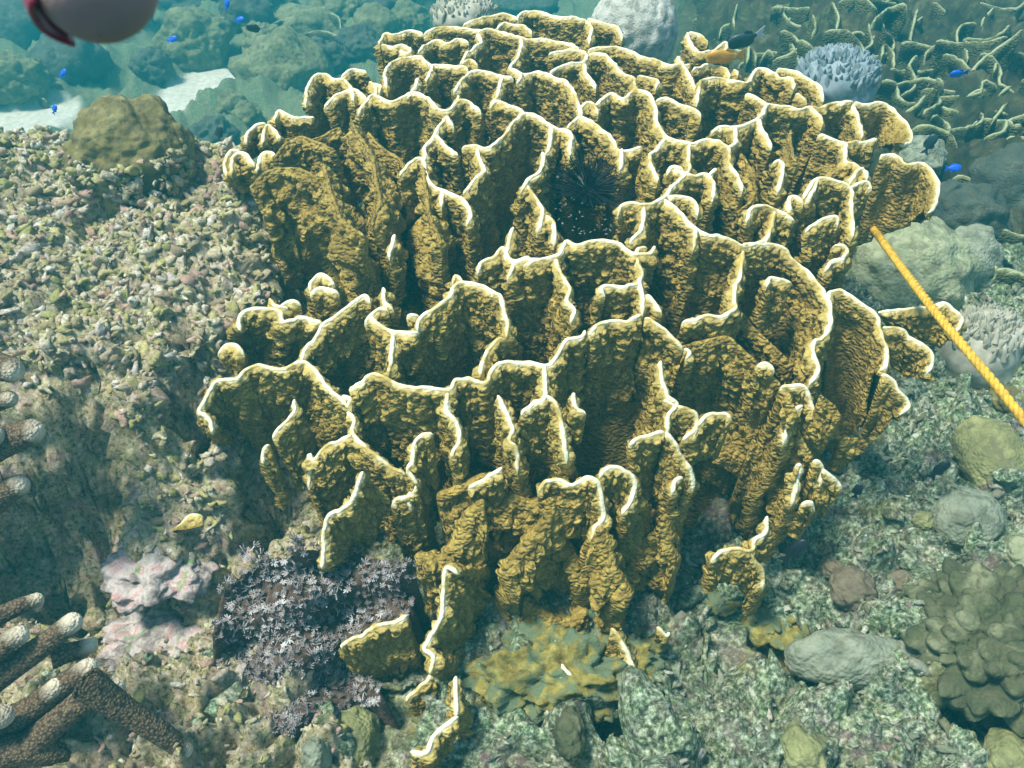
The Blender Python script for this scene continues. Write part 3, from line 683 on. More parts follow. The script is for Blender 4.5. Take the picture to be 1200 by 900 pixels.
massive('lobed_coral', 'pale green smooth lobed coral just behind the yellow rope', 'lobed coral', 1060, 322, 140, 92, M_GR, start=1.5, zr=.14, seed=5, knobs=(.34, .14), level=5, lum=.1)
massive('lobed_coral', 'small bluish grey coral hump touching the green lobed coral beside the rope', 'lobed coral', 1130, 318, 58, 70, M_GY, start=1.5, zr=.12, seed=6, knobs=(.5, .10))
massive('boulder_coral', 'yellow green oval coral boulder under the lower end of the rope', 'boulder coral', 1158, 540, 78, 108, M_YG, start=.9, zr=.085, seed=8, lum=.08)
massive('boulder_coral', 'smooth round grey green coral ball below the yellow green oval boulder', 'boulder coral', 1130, 612, 82, 82, M_GY, start=.9, zr=.07, seed=9, lum=.05)
massive('boulder_coral', 'long smooth sausage shaped grey green coral lying behind the bottom right rock', 'boulder coral', 1005, 775, 160, 66, M_GY, start=.8, zr=.06, seed=10, lum=.18, lsc=.9)
massive('boulder_coral', 'small dark brown rounded coral with a pale chip, between reef rock and long smooth coral', 'boulder coral', 998, 692, 58, 56, M_BR, start=.8, zr=.04, seed=11, lum=.15)
massive('boulder_coral', 'smallest brown coral knob to the right of the dark brown rounded coral', 'boulder coral', 1053, 684, 38, 36, M_BR, start=.8, zr=.028, seed=12, lum=.15)
massive('boulder_coral', 'brown knob perched upper left of the dark brown rounded coral', 'boulder coral', 978, 668, 30, 26, M_BR, start=.8, zr=.022, seed=13)
massive('lumpy_coral', 'big dark olive coral covered in rounded knobs at the lower right border', 'lumpy coral', 1168, 760, 175, 175, M_LUMP, start=.8, zr=.09, seed=14, knobs=(.24, .50), lum=.10, level=6)
massive('boulder_coral', 'yellowish coral bump half out of the frame in the bottom right corner', 'boulder coral', 1180, 890, 70, 60, M_YG, start=.7, zr=.04, seed=15)
massive('boulder_coral', 'yellow green coral patch on top of the pale bottom right rock', 'boulder coral', 940, 880, 62, 52, M_YG, start=.7, zr=.03, seed=16, lum=.2)
massive('finger_lobe_coral', 'yellow green stubby coral lobe at the bottom edge under the plate coral foot', 'lobe coral', 418, 868, 58, 90, M_YG, start=.7, zr=.06, seed=17)
massive('finger_lobe_coral', 'shorter grey green stubby coral lobe at the bottom edge, beside the yellow green one', 'lobe coral', 372, 888, 34, 50, M_GY, start=.7, zr=.045, seed=18)
massive('encrusting_coral', 'flat mustard yellow crust spreading over rock under the middle of the plate coral', 'encrusting coral', 650, 765, 230, 130, M_YELLOW, start=.8, zr=.06, sink=1.0, seed=19, lum=.25, lsc=.6, fine=.1, knobs=(.25, .12), crust=1.6, level=6)
massive('encrusting_coral', 'ragged bright mustard crust below the white hooked ridge on the right', 'encrusting coral', 905, 712, 82, 60, M_YELLOW, start=.8, zr=.02, seed=20, lum=.5, lsc=.5, fine=.12, crust=1)
massive('encrusting_coral', 'tiny ragged mustard crust left of the bright mustard crust', 'encrusting coral', 845, 705, 34, 52, M_YELLOW, start=.8, zr=.014, seed=21, lum=.5, lsc=.5)
massive('brain_coral', 'large pale white domed coral peeking over the back of the plate coral', 'brain coral', 742, 44, 98, 86, M_WH, Y=3.1, zr=.15, seed=22, lum=.04, knobs=(.2, .06))
massive('boulder_coral', 'smooth dark green sponge like lobe standing in the gap at the bottom middle', 'lobe coral', 668, 862, 36, 66, M_LUMP, start=.7, zr=.04, seed=23)
massive('boulder_coral', 'pale grey coral hump just right of the big right hand plate', 'boulder coral', 1078, 190, 62, 46, M_GY, start=1.5, zr=.08, seed=24)
massive('boulder_coral', 'small olive coral knob between the rope and the yellow green oval boulder', 'boulder coral', 1178, 470, 44, 34, M_OL, start=.9, zr=.035, seed=61)
massive('boulder_coral', 'yellowish coral nub left of the smooth round grey green ball', 'boulder coral', 1080, 612, 26, 24, M_YG, start=.9, zr=.022, seed=62)
massive('boulder_coral', 'greenish coral lump right under the smooth round grey green ball', 'boulder coral', 1100, 660, 44, 34, M_GY, start=.9, zr=.03, seed=63)
massive('boulder_coral', 'olive coral bump on the rubble straight below the right hand plates', 'boulder coral', 978, 545, 34, 26, M_OL, start=.9, zr=.022, seed=64)
massive('boulder_coral', 'pale coral hump at the right border below the round grey green ball', 'boulder coral', 1192, 650, 50, 40, M_GR, start=.9, zr=.035, seed=65)
# crusted rock in the lower left
M_PINK = simple_mat('coralline_rock', [(.34, (.14, .12, .11)), (.46, (.34, .30, .27)), (.54, (.52, .48, .44)), (.62, (.44, .26, .24)), (.70, (.62, .60, .56))], 26, 160, .004, second=((.18, .30, .10), 16, .60, .68))
massive('coralline_rock', 'pale pink and white crusted rock with green spots in the lower left', 'rock', 185, 655, 115, 120, M_PINK, start=.9, zr=.05, sink=.75, seed=25, lum=.28, fine=.10, crust=1)
massive('coralline_rock', 'cracked grey mauve rock under the pale pink crusted rock', 'rock', 200, 745, 150, 90, M_PINK, start=.9, zr=.04, sink=.75, seed=26, lum=.28, fine=.10, crust=1)
massive('reef_boulder', 'purple grey crusted stone at the bottom middle under the yellow crust', 'rock', 560, 860, 150, 90, M_ROCK, start=.7, zr=.05, seed=28, lum=.3, fine=.13, crust=1)

# far coral heads: (px, py, w, h, material, label)
far = [(140, 25, 70, 60, M_DK, 'dim coral mound between the finger and the olive head behind the sand'), (95, 45, 60, 50, M_BG, 'low green coral mound directly under the finger tip'), (20, 100, 70, 50, M_BG, 'blue green coral lump at the left border above the sand strip'),
 (310, 60, 50, 44, M_BG, 'green lump between the olive head and the broad fuzzy mound'), (395, 22, 60, 46, M_BG, 'pale teal coral lump at the top left of the plate coral'), (420, 62, 50, 44, M_DK, 'dark lump tucked against the left shoulder of the plate coral'), (480, 30, 44, 36, M_BG, 'teal coral lump left of the pale beige bushy coral'),
 (375, 80, 60, 50, M_DK, 'dim lump just right of the broad fuzzy mound'), (180, 85, 44, 40, M_DK, 'dark lump left of the sand patch behind the domed boulder'), (325, 8, 50, 30, M_DK, 'dark dome cut by the top border above the frilly coral'), (250, 165, 50, 40, M_DK, 'teal lump in the gap between domed boulder and plate coral'),
(232, 62, 84, 74, M_BG, 'rounded olive coral head right behind the sand patch top left'), (215, 5, 84, 44, M_DK, 'dark smooth coral dome at the top border above the sand'),
 (292, 30, 60, 60, M_DK, 'dim coral head between the two blue fish near the top'), (335, 95, 100, 80, M_BG, 'broad fuzzy green coral mound left of the plate coral'), (355, 38, 80, 44, M_BG, 'yellow green frilly coral head left behind the plate coral'),
 (440, 42, 60, 50, M_BG, 'bluish round coral directly behind the left shoulder of the plate coral'), (85, 85, 80, 70, M_DK, 'dark blue green coral head under the diver finger'), (38, 45, 110, 90, M_DK, 'shadowy coral head in the top left corner'),
 (455, 10, 60, 40, M_DK, 'small dark coral head at the top border left of centre'), (270, 128, 36, 30, M_BG, 'tiny coral head at the right rim of the sand patch'), (290, 140, 34, 30, M_BG, 'little yellow green coral bump low beside the sand'),
 (600, 8, 90, 36, M_DK, 'dim coral head behind the top of the plate coral'), 
 (1185, 230, 90, 90, M_DK, 'dark coral head at the right border beyond the green lobed coral'), (1130, 255, 90, 60, M_DK, 'speckled coral head behind the green lobed coral')]
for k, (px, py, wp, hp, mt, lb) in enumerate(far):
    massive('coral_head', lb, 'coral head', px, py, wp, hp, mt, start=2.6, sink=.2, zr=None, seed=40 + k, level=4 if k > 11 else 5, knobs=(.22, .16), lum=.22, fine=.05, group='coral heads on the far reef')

# ------------------------------------------------------------------ fire corals of the background
def bg_colony(label, defs, L=.22, Y=None, start=2.2):
    root = thing('fire_coral', label, 'fire coral', group='smaller plate corals on the far reef')
    for pts in defs:
        pp = []
        for i, (x, y) in enumerate(pts):
            h = hit(x, y + 14, start); d = ray(x, y); pp.append(EYE + d * (h[1] / d[1]))
        pp = np.array(pp); yv = pp[:, 1].mean() * .6 + pp[:, 1] * .4
        pp = np.array([EYE + ray(x, y) * (yy / ray(x, y)[1]) for (x, y), yy in zip(pts, yv)])
        bt = pp + np.array([0, .02, -L])
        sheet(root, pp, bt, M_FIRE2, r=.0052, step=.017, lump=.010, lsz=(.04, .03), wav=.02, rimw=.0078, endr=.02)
    return root
def t3(pts): return [(800 + x / 3, y / 3) for x, y in pts]
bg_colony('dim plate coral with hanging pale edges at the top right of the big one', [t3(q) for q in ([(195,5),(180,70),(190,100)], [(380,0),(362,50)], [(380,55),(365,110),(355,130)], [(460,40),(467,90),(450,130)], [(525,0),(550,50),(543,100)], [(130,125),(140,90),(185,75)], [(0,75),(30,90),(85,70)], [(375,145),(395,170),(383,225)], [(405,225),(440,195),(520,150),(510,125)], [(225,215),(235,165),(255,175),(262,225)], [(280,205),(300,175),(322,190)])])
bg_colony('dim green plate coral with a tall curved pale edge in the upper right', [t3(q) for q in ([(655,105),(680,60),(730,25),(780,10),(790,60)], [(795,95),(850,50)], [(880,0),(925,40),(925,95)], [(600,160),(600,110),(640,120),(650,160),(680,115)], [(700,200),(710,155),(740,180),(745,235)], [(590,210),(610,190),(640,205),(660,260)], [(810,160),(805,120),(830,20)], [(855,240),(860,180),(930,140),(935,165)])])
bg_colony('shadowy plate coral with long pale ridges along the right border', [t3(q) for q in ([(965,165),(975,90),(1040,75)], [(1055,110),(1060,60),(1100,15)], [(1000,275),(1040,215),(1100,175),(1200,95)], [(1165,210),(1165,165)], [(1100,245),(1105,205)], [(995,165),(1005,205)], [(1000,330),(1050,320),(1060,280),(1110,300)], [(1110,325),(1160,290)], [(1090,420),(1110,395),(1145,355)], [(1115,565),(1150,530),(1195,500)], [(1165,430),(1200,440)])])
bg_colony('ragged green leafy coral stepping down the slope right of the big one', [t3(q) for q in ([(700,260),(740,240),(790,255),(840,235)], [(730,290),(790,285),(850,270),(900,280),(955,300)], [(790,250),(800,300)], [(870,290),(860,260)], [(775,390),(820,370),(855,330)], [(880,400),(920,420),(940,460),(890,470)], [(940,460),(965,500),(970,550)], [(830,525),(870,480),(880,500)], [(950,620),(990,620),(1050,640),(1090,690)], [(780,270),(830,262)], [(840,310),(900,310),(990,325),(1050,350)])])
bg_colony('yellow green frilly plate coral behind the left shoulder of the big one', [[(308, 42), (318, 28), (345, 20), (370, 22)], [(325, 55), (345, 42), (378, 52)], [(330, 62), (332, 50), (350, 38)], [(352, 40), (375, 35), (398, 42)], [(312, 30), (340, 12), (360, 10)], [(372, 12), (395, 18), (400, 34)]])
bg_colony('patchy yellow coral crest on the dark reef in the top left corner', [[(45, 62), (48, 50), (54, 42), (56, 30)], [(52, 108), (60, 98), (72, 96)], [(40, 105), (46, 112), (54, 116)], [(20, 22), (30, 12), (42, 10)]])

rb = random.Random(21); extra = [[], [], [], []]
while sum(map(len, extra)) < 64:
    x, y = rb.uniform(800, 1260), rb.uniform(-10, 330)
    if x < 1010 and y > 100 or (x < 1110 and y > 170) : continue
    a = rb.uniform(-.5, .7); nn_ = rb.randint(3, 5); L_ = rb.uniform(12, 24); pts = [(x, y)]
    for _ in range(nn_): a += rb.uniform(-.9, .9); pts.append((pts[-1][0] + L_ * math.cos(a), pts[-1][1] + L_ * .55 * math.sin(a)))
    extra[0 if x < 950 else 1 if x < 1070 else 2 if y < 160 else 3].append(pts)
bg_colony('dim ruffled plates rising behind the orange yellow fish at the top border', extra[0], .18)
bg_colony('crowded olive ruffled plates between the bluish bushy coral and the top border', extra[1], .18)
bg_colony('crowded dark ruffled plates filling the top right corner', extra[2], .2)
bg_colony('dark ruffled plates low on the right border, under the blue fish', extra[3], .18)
# ------------------------------------------------------------------ branching corals
def tube(path, radii, nseg=14, step=.004, bumpf=None, cap=True):
    path = np.asarray(path, float); rr = np.asarray(radii, float)
    PT, s = smooth_poly(path, step); seg = np.linspace(0, 1, len(rr)); R = np.interp(s / s[-1], seg, rr)
    tg = np.gradient(PT, axis=0); tg /= np.linalg.norm(tg, axis=1)[:, None]
    up = np.array([0.13, .21, .97]); A = np.cross(tg, up); A /= np.linalg.norm(A, axis=1)[:, None]; B_ = np.cross(tg, A)
    if cap:
        de = s[-1] - s; rl = R[-1]; R = R * np.where(de < rl, np.sqrt(np.clip(1 - (1 - de / rl) ** 2, 0.0004, 1)), 1)
    th = np.linspace(0, 2 * np.pi, nseg, endpoint=False)
    base = R[:, None] * np.ones(nseg)
    S = np.repeat(s[:, None], nseg, 1); TH = np.repeat(th[None], len(s), 0)
    N = A[:, None] * np.cos(TH)[..., None] + B_[:, None] * np.sin(TH)[..., None]
    Pq = PT[:, None] + N * base[..., None]
    if bumpf is not None: Pq = Pq + N * (bumpf(Pq.reshape(-1, 3)).reshape(len(s), nseg) * np.minimum(1, base / rr.max() * 1.5))[..., None]
    V_ = Pq.reshape(-1, 3); F_ = []
    i = np.arange(len(s) - 1)[:, None]; j = np.arange(nseg)[None]; a = i * nseg + j; b_ = i * nseg + (j + 1) % nseg
    F_ = np.stack([a, b_, b_ + nseg, a + nseg], -1).reshape(-1, 4)
    return V_, F_, (s[-1] - S).ravel()
def fmat():
    m, n, l, b = new_mat('finger_coral_skin', .85, .25); p = pos(n)
    v = n.new('ShaderNodeTexVoronoi'); v.inputs['Scale'].default_value = 190; l.new(p, v.inputs['Vector'])
    r = ramp(n, [(.0, (.28, .21, .12)), (.35, (.14, .10, .055)), (.8, (.04, .028, .018))]); l.new(v.outputs['Distance'], r.inputs[0])
    e_ = attr(n, 'edge'); t = noise_node(n, l, 40, 2, .5, 0, p)
    a = n.new('ShaderNodeMath'); a.operation = 'MULTIPLY_ADD'; l.new(t.outputs['Fac'], a.inputs[0]); a.inputs[1].default_value = .03; l.new(e_, a.inputs[2])
    col = mixc(n, l, rng_map(n, l, a.outputs[0], .012, .050, 1, 0), r.outputs[0], (.84, .78, .58))
    l.new(col, b.inputs['Base Color'])
    mm = n.new('ShaderNodeMath'); mm.operation = 'MULTIPLY'; mm.inputs[1].default_value = -1; l.new(v.outputs['Distance'], mm.inputs[0])
    bump(n, l, b, mm.outputs[0], .0028); return m
M_FING = fmat()
def finger_colony(label, branches, near, group=None):
    root = thing('finger_coral', label, 'finger coral', group=group)
    for pts, wpx, (Y0, Y1) in branches:
        path = [at_y(x, y, Y0 + (Y1 - Y0) * k / (len(pts) - 1)) for k, (x, y) in enumerate(pts)]
        dep = np.dot(path[-1] - EYE, [0, math.cos(PITCH), -math.sin(PITCH)]); r = wpx / 2 * dep / FPX
        def bf(Q):
            f, g, c_ = worley(Q / .0062, 3); return (.5 - f) * .0022
        V_, F_, e_ = tube(path, [r * 1.1, r * .88, r * .78, r * .62], 30, .0018, bf)
        obj('branch', mesh_from('branch', V_, F_, M_FING, True, {'edge': e_ + (0 if near else .012)}), root)
    return root
finger_colony('brown finger coral with cream tips reaching in from the lower left corner', [
 ([(-60,840),(0,792),(48,758),(94,722)], 36, (.86,.96)), ([(-60,800),(-20,775),(10,752),(34,738)], 34, (.87,.93)), ([(-20,860),(30,835),(78,800),(114,776)], 36, (.84,.92)), ([(10,860),(40,830),(62,808),(74,798)], 32, (.86,.89)),
 ([(30,880),(80,835),(118,815),(146,800)], 34, (.82,.92)), ([(-40,900),(10,880),(60,880),(96,892)], 42, (.80,.84)), ([(-60,880),(-30,850),(0,840),(14,836)], 40, (.80,.84)), ([(-60,740),(-20,730),(20,712),(52,700)], 26, (.95,1.03)),
 ([(100,800),(150,835),(190,860),(222,885)], 34, (.86,.84)), ([(60,770),(90,762),(115,752)], 26, (.93,.97))], .9)
finger_colony('brown finger coral with short pale rimmed tips at the left border, above the corner one', [
 ([(-50,440),(-20,432),(0,430),(24,438)], 44, (1.28,1.22)), ([(-40,545),(-10,525),(20,512),(48,502)], 46, (1.20,1.19)), ([(-60,520),(-40,515),(-20,510),(4,510)], 40, (1.18,1.17)), ([(-40,610),(-10,590),(10,575),(30,565)], 40, (1.18,1.17)), ([(-50,480),(-20,474),(0,470),(18,466)], 30, (1.24,1.22))], 0)

# ------------------------------------------------------------------ soft polyp colony
def polyp_mesh(na=8, curl=.42, sd=0):
    rr_ = random.Random(sd)
    V_ = []; F_ = []
    def add(v, f):
        o_ = sum(len(q) for q in V_); V_.append(v); F_.append(f + o_)
    for k in range(na):
        a = k * 2 * math.pi / na + rr_.uniform(-.2, .2); ls = rr_.uniform(.65, 1.1); ca, sa = math.cos(a), math.sin(a)
        prof = [(0.08, .0, .12), (.45, .20, .20), (.80 * ls, curl * .7, .17), (.95 * ls, curl, .04)]
        v = []
        for (r_, z_, w_) in prof:
            for q in range(4):
                b_ = q * math.pi / 2 + .78; v.append((ca * r_ - sa * math.cos(b_) * w_, sa * r_ + ca * math.cos(b_) * w_, z_ + math.sin(b_) * w_ * .6))
        f = [[i * 4 + q, i * 4 + (q + 1) % 4, (i + 1) * 4 + (q + 1) % 4, (i + 1) * 4 + q] for i in range(3) for q in range(4)]
        add(np.array(v), np.array(f))
    v = []
    for (r_, z_) in ((.16, -1.1), (.13, -.4), (.20, .0), (.05, .08)):
        for q in range(6): v.append((r_ * math.cos(q * 1.0472), r_ * math.sin(q * 1.0472), z_))
    f = [[i * 6 + q, i * 6 + (q + 1) % 6, (i + 1) * 6 + (q + 1) % 6, (i + 1) * 6 + q] for i in range(3) for q in range(6)]
    add(np.array(v), np.array(f))
    return np.vstack(V_), np.vstack(F_)
M_POL = simple_mat('polyp_skin', [(.35, (.09, .075, .07)), (.52, (.26, .24, .23)), (.66, (.58, .58, .56))], 26, rough=.7)
M_POLB = simple_mat('polyp_flesh', [(.3, (.03, .022, .018)), (.5, (.10, .065, .045)), (.7, (.16, .13, .10))], 50, 120, .008)
pv, pf = polyp_mesh(); PM = [mesh_from('polyp', *polyp_mesh(na_, cu_, k_), M_POL, True) for k_, (na_, cu_) in enumerate(((8, .4), (7, .8), (8, .15), (6, 1.1), (7, .55)))]
soft = thing('soft_coral', 'dark soft coral covered in small grey star shaped polyps left of the foot', 'soft coral')
rp = random.Random(5)
ELL = ((325, 700, 66, 56), (372, 690, 60, 56), (420, 696, 56, 54), (345, 765, 78, 66), (395, 800, 45, 50), (350, 835, 55, 40), (290, 745, 40, 50), (455, 690, 28, 40))
def inside_soft(x, y):
    x = x + 9 * math.sin(y * .13) + 5 * math.sin(y * .31 + 1); y = y + 8 * math.sin(x * .11)
    for cx_, cy_, rx, ry in ELL:
        if ((x - cx_) / rx) ** 2 + ((y - cy_) / ry) ** 2 < 1: return True
    return False
soft_pts = []
while len(soft_pts) < 280:
    x, y = rp.uniform(250, 490), rp.uniform(630, 880)
    if inside_soft(x, y) and all((x - a) ** 2 + (y - b_) ** 2 > 62 for a, b_ in soft_pts): soft_pts.append((x, y))
def soft_surf(x, y):
    Yb = float(np.interp(y, [620, 700, 800, 880], [1.17, 1.10, .98, .88])) + .02; return at_y(x, y, Yb + .02 * math.sin(x * .05) + .015 * math.sin(y * .09 + x * .03))
for (x, y) in soft_pts:
    o = D.objects.new('polyp', PM[rp.randrange(5)]); C.objects.link(o); o.parent = soft
    o.location = soft_surf(x, y); s_ = rp.uniform(.007, .0125); o.scale = (s_,) * 3
    o.rotation_euler = (rp.uniform(.1, .9), rp.uniform(-.4, .4), rp.uniform(0, 6.28))
more_v = []; more_f = []; ov = 0; cnt = 0
while cnt < 520:
    x, y = rp.uniform(250, 490), rp.uniform(630, 880)
    if not inside_soft(x, y): continue
    cnt += 1; s_ = rp.uniform(.006, .011); a_ = rp.uniform(0, 6.28); tx, ty = rp.uniform(-.9, .3), rp.uniform(-.5, .5)
    v_ = pv * s_; v_ = v_ @ np.array([[math.cos(a_), -math.sin(a_), 0], [math.sin(a_), math.cos(a_), 0], [0, 0, 1]]).T
    v_ = v_ @ np.array([[1, 0, 0], [0, math.cos(tx), -math.sin(tx)], [0, math.sin(tx), math.cos(tx)]])
    more_v.append(v_ + soft_surf(x, y) + np.array([0, .004, -.006])); more_f.append(pf + ov); ov += len(v_)
mp = obj('polyps', mesh_from('polyps', np.vstack(more_v), np.vstack(more_f), M_POL), soft); mp['kind'] = 'stuff'
sv = []; gx = np.linspace(225, 500, 60); gy = np.linspace(610, 900, 60)
for yy in gy:
    for xx in gx:
        p_ = soft_surf(xx, yy); xw = xx + 9 * math.sin(yy * .13); q = min(((xw - cx_) / rx) ** 2 + ((yy - cy_) / ry) ** 2 for cx_, cy_, rx, ry in ELL)
        sv.append(p_ + np.array([0, .008, -.010 - .16 * max(0, q - .75)]))
sv = np.array(sv); sv[:, 2] += .006 * vnoise(sv / .012, 4)
obj('flesh', mesh_from('flesh', sv, grid_faces(60, 60), M_POLB), soft)

# bushy acropora behind
def bush(label, px, py, wpx, hpx, Y, mat, n=170, group=None):
    root_p = at_y(px, py, Y); dep = np.dot(root_p - EYE, [0, math.cos(PITCH), -math.sin(PITCH)])
    a = wpx / 2 * dep / FPX; b_ = hpx / 2 * dep / FPX
    VV = []; FF = []; o_ = 0; r = np.random.default_rng(int(px))
    for k in range(n):
        th = r.uniform(0, 6.28); rr = math.sqrt(r.random())
        bx, by = rr * math.cos(th), rr * math.sin(th)
        top = np.array([bx * a, by * a * .9, b_ * 1.5 * math.sqrt(max(.0, 1 - .8 * rr * rr))])
        dirv = np.array([bx * .5, by * .5, 1.0]) + r.normal(0, .2, 3); dirv /= np.linalg.norm(dirv)
        Lb = r.uniform(.035, .06)
        v, f, _ = tube([top - dirv * Lb, top - dirv * Lb * .4 + r.normal(0, .003, 3), top], [.008, .007, .005], 6, .012)
        VV.append(v); FF.append(f + o_); o_ += len(v)
    bv, bf = blob(None, (a * .95, a * .85, b_ * 1.3), level=4, seed=3, lum=.1)
    root = thing('bushy_coral', label, 'bushy coral', root_p)
    bo = obj('body', mesh_from('body', bv, bf, mat), root)
    br = obj('branches', mesh_from('branches', np.vstack(VV), np.vstack(FF), mat), root); br['kind'] = 'stuff'
    return root
M_BUSH = simple_mat('pale_bush_coral', [(.3, (.26, .27, .20)), (.7, (.50, .50, .40))], 30)
M_BUSHB = simple_mat('blue_bush_coral', [(.3, (.14, .20, .22)), (.7, (.32, .40, .42))], 30)
bush('pale beige bushy coral behind the top left of the plate coral', 545, 22, 80, 40, 3.2, M_BUSH)
bush('bluish grey bushy coral behind the right shoulder of the plate coral', 980, 98, 100, 60, 2.7, M_BUSHB, 260)
bush('pale green knobbly bushy coral under the yellow rope', 1148, 415, 100, 84, 1.95, M_BUSH, 240)

# sea urchin in the dark hollow
M_URCH = simple_mat('urchin_black', [(.3, (.012, .012, .014)), (.7, (.035, .033, .035))], 60, rough=.5)
uc = crest(688, 222, .10); ur = thing('sea_urchin', 'black spiny urchin wedged in the hollow near the top middle of the plate coral', 'sea urchin', uc)
bv, bf = blob(None, (.05, .045, .04), level=4, seed=2, lum=.06); obj('body', mesh_from('body', bv, bf, M_URCH), ur)
VV = []; FF = []; o_ = 0; r = np.random.default_rng(9)
for k in range(260):
    d_ = r.normal(0, 1, 3); d_ /= np.linalg.norm(d_); d_[2] = abs(d_[2]) * .9 + .05; d_[1] = d_[1] - .3
    Ls = r.uniform(.03, .07); v, f, _ = tube([d_ * .035, d_ * (.035 + Ls * .5), d_ * (.035 + Ls)], [.0016, .0012, .0006], 5, .02, cap=False)
    VV.append(v); FF.append(f + o_); o_ += len(v)
sp = obj('spines', mesh_from('spines', np.vstack(VV), np.vstack(FF), M_URCH), ur); sp['kind'] = 'stuff'
M_DOT = simple_mat('pale_grit', [(.3, (.12, .13, .12)), (.7, (.26, .28, .25))], 60)
gp = np.array([crest(rp.uniform(625, 745), rp.uniform(195, 275), .10 + rp.uniform(-.02, .03)) for _ in range(150)])
clumps('grit', gp, np.full(150, .0036), M_DOT, 1, 'pale grey grit caught around the black urchin', seed=12)
gb = [crest(x, y, .15) for x, y in ((685, 240),)][0]
# small yellowish shell plate on the left
sh = crest(219, 612, -.02)
wallp = np.array([at_y(x, y, 1.17) for x, y in ((201, 622), (212, 614), (222, 603), (235, 604), (237, 612))]); wb = np.array([at_y(x, y, 1.15) for x, y in ((203, 624), (213, 622), (222, 620), (232, 618), (237, 614))])
fc = thing('fire_coral', 'tiny loose yellow coral scale lying on the dark ledge at the lower left', 'coral fragment'); sheet(fc, wallp, wb, M_FIRE, r=.003, lump=.002, rimw=.004, step=.003, endr=.006, wav=.003)

# ------------------------------------------------------------------ rope
m, n, l, b = new_mat('yellow_rope', .55, .4)
p = pos(n); t = noise_node(n, l, 90, 4, .6, 0, p)
r_ = ramp(n, [(.3, (.42, .24, .02)), (.6, (.72, .46, .04)), (.8, (.85, .62, .12))]); l.new(t.outputs['Fac'], r_.inputs[0]); l.new(r_.outputs[0], b.inputs['Base Color'])
t = noise_node(n, l, 700, 3, .6, 0, p); bump(n, l, b, t.outputs['Fac'], .001)
M_ROPE = m
A_ = at_y(1010, 250, 2.02); A2_ = at_y(1091, 359, 1.44); B_ = at_y(1215, 512, 1.12); Cc = at_y(1420, 800, .75)
rope = thing('rope', 'twisted yellow rope stretched down from the plate coral to the right border', 'rope')
path = [A_, A2_, B_, Cc, Cc + (Cc - B_) * 2.0]
PT, s = smooth_poly(path, .003)
tg = np.gradient(PT, axis=0); tg /= np.linalg.norm(tg, axis=1)[:, None]
AA = np.cross(tg, [0, 0, 1.0]); AA /= np.linalg.norm(AA, axis=1)[:, None]; BB = np.cross(tg, AA)
for k in range(3):
    ph = s / .040 * 2 * math.pi + k * 2 * math.pi / 3
    hp = PT + (AA * np.cos(ph)[:, None] + BB * np.sin(ph)[:, None]) * .0042
    tgh = np.gradient(hp, axis=0); tgh /= np.linalg.norm(tgh, axis=1)[:, None]
    a1 = np.cross(tgh, [0, 0, 1.0]); a1 /= np.linalg.norm(a1, axis=1)[:, None]; b1 = np.cross(tgh, a1)
    th = np.linspace(0, 2 * np.pi, 10, endpoint=False)
    Q = hp[:, None] + (a1[:, None] * np.cos(th)[None, :, None] + b1[:, None] * np.sin(th)[None, :, None]) * .0048
    ns = len(hp); i = np.arange(ns - 1)[:, None]; j = np.arange(10)[None]; a = i * 10 + j; b2 = i * 10 + (j + 1) % 10
    obj('strand', mesh_from('strand', Q.reshape(-1, 3), np.stack([a, b2, b2 + 10, a + 10], -1).reshape(-1, 4), M_ROPE), rope)

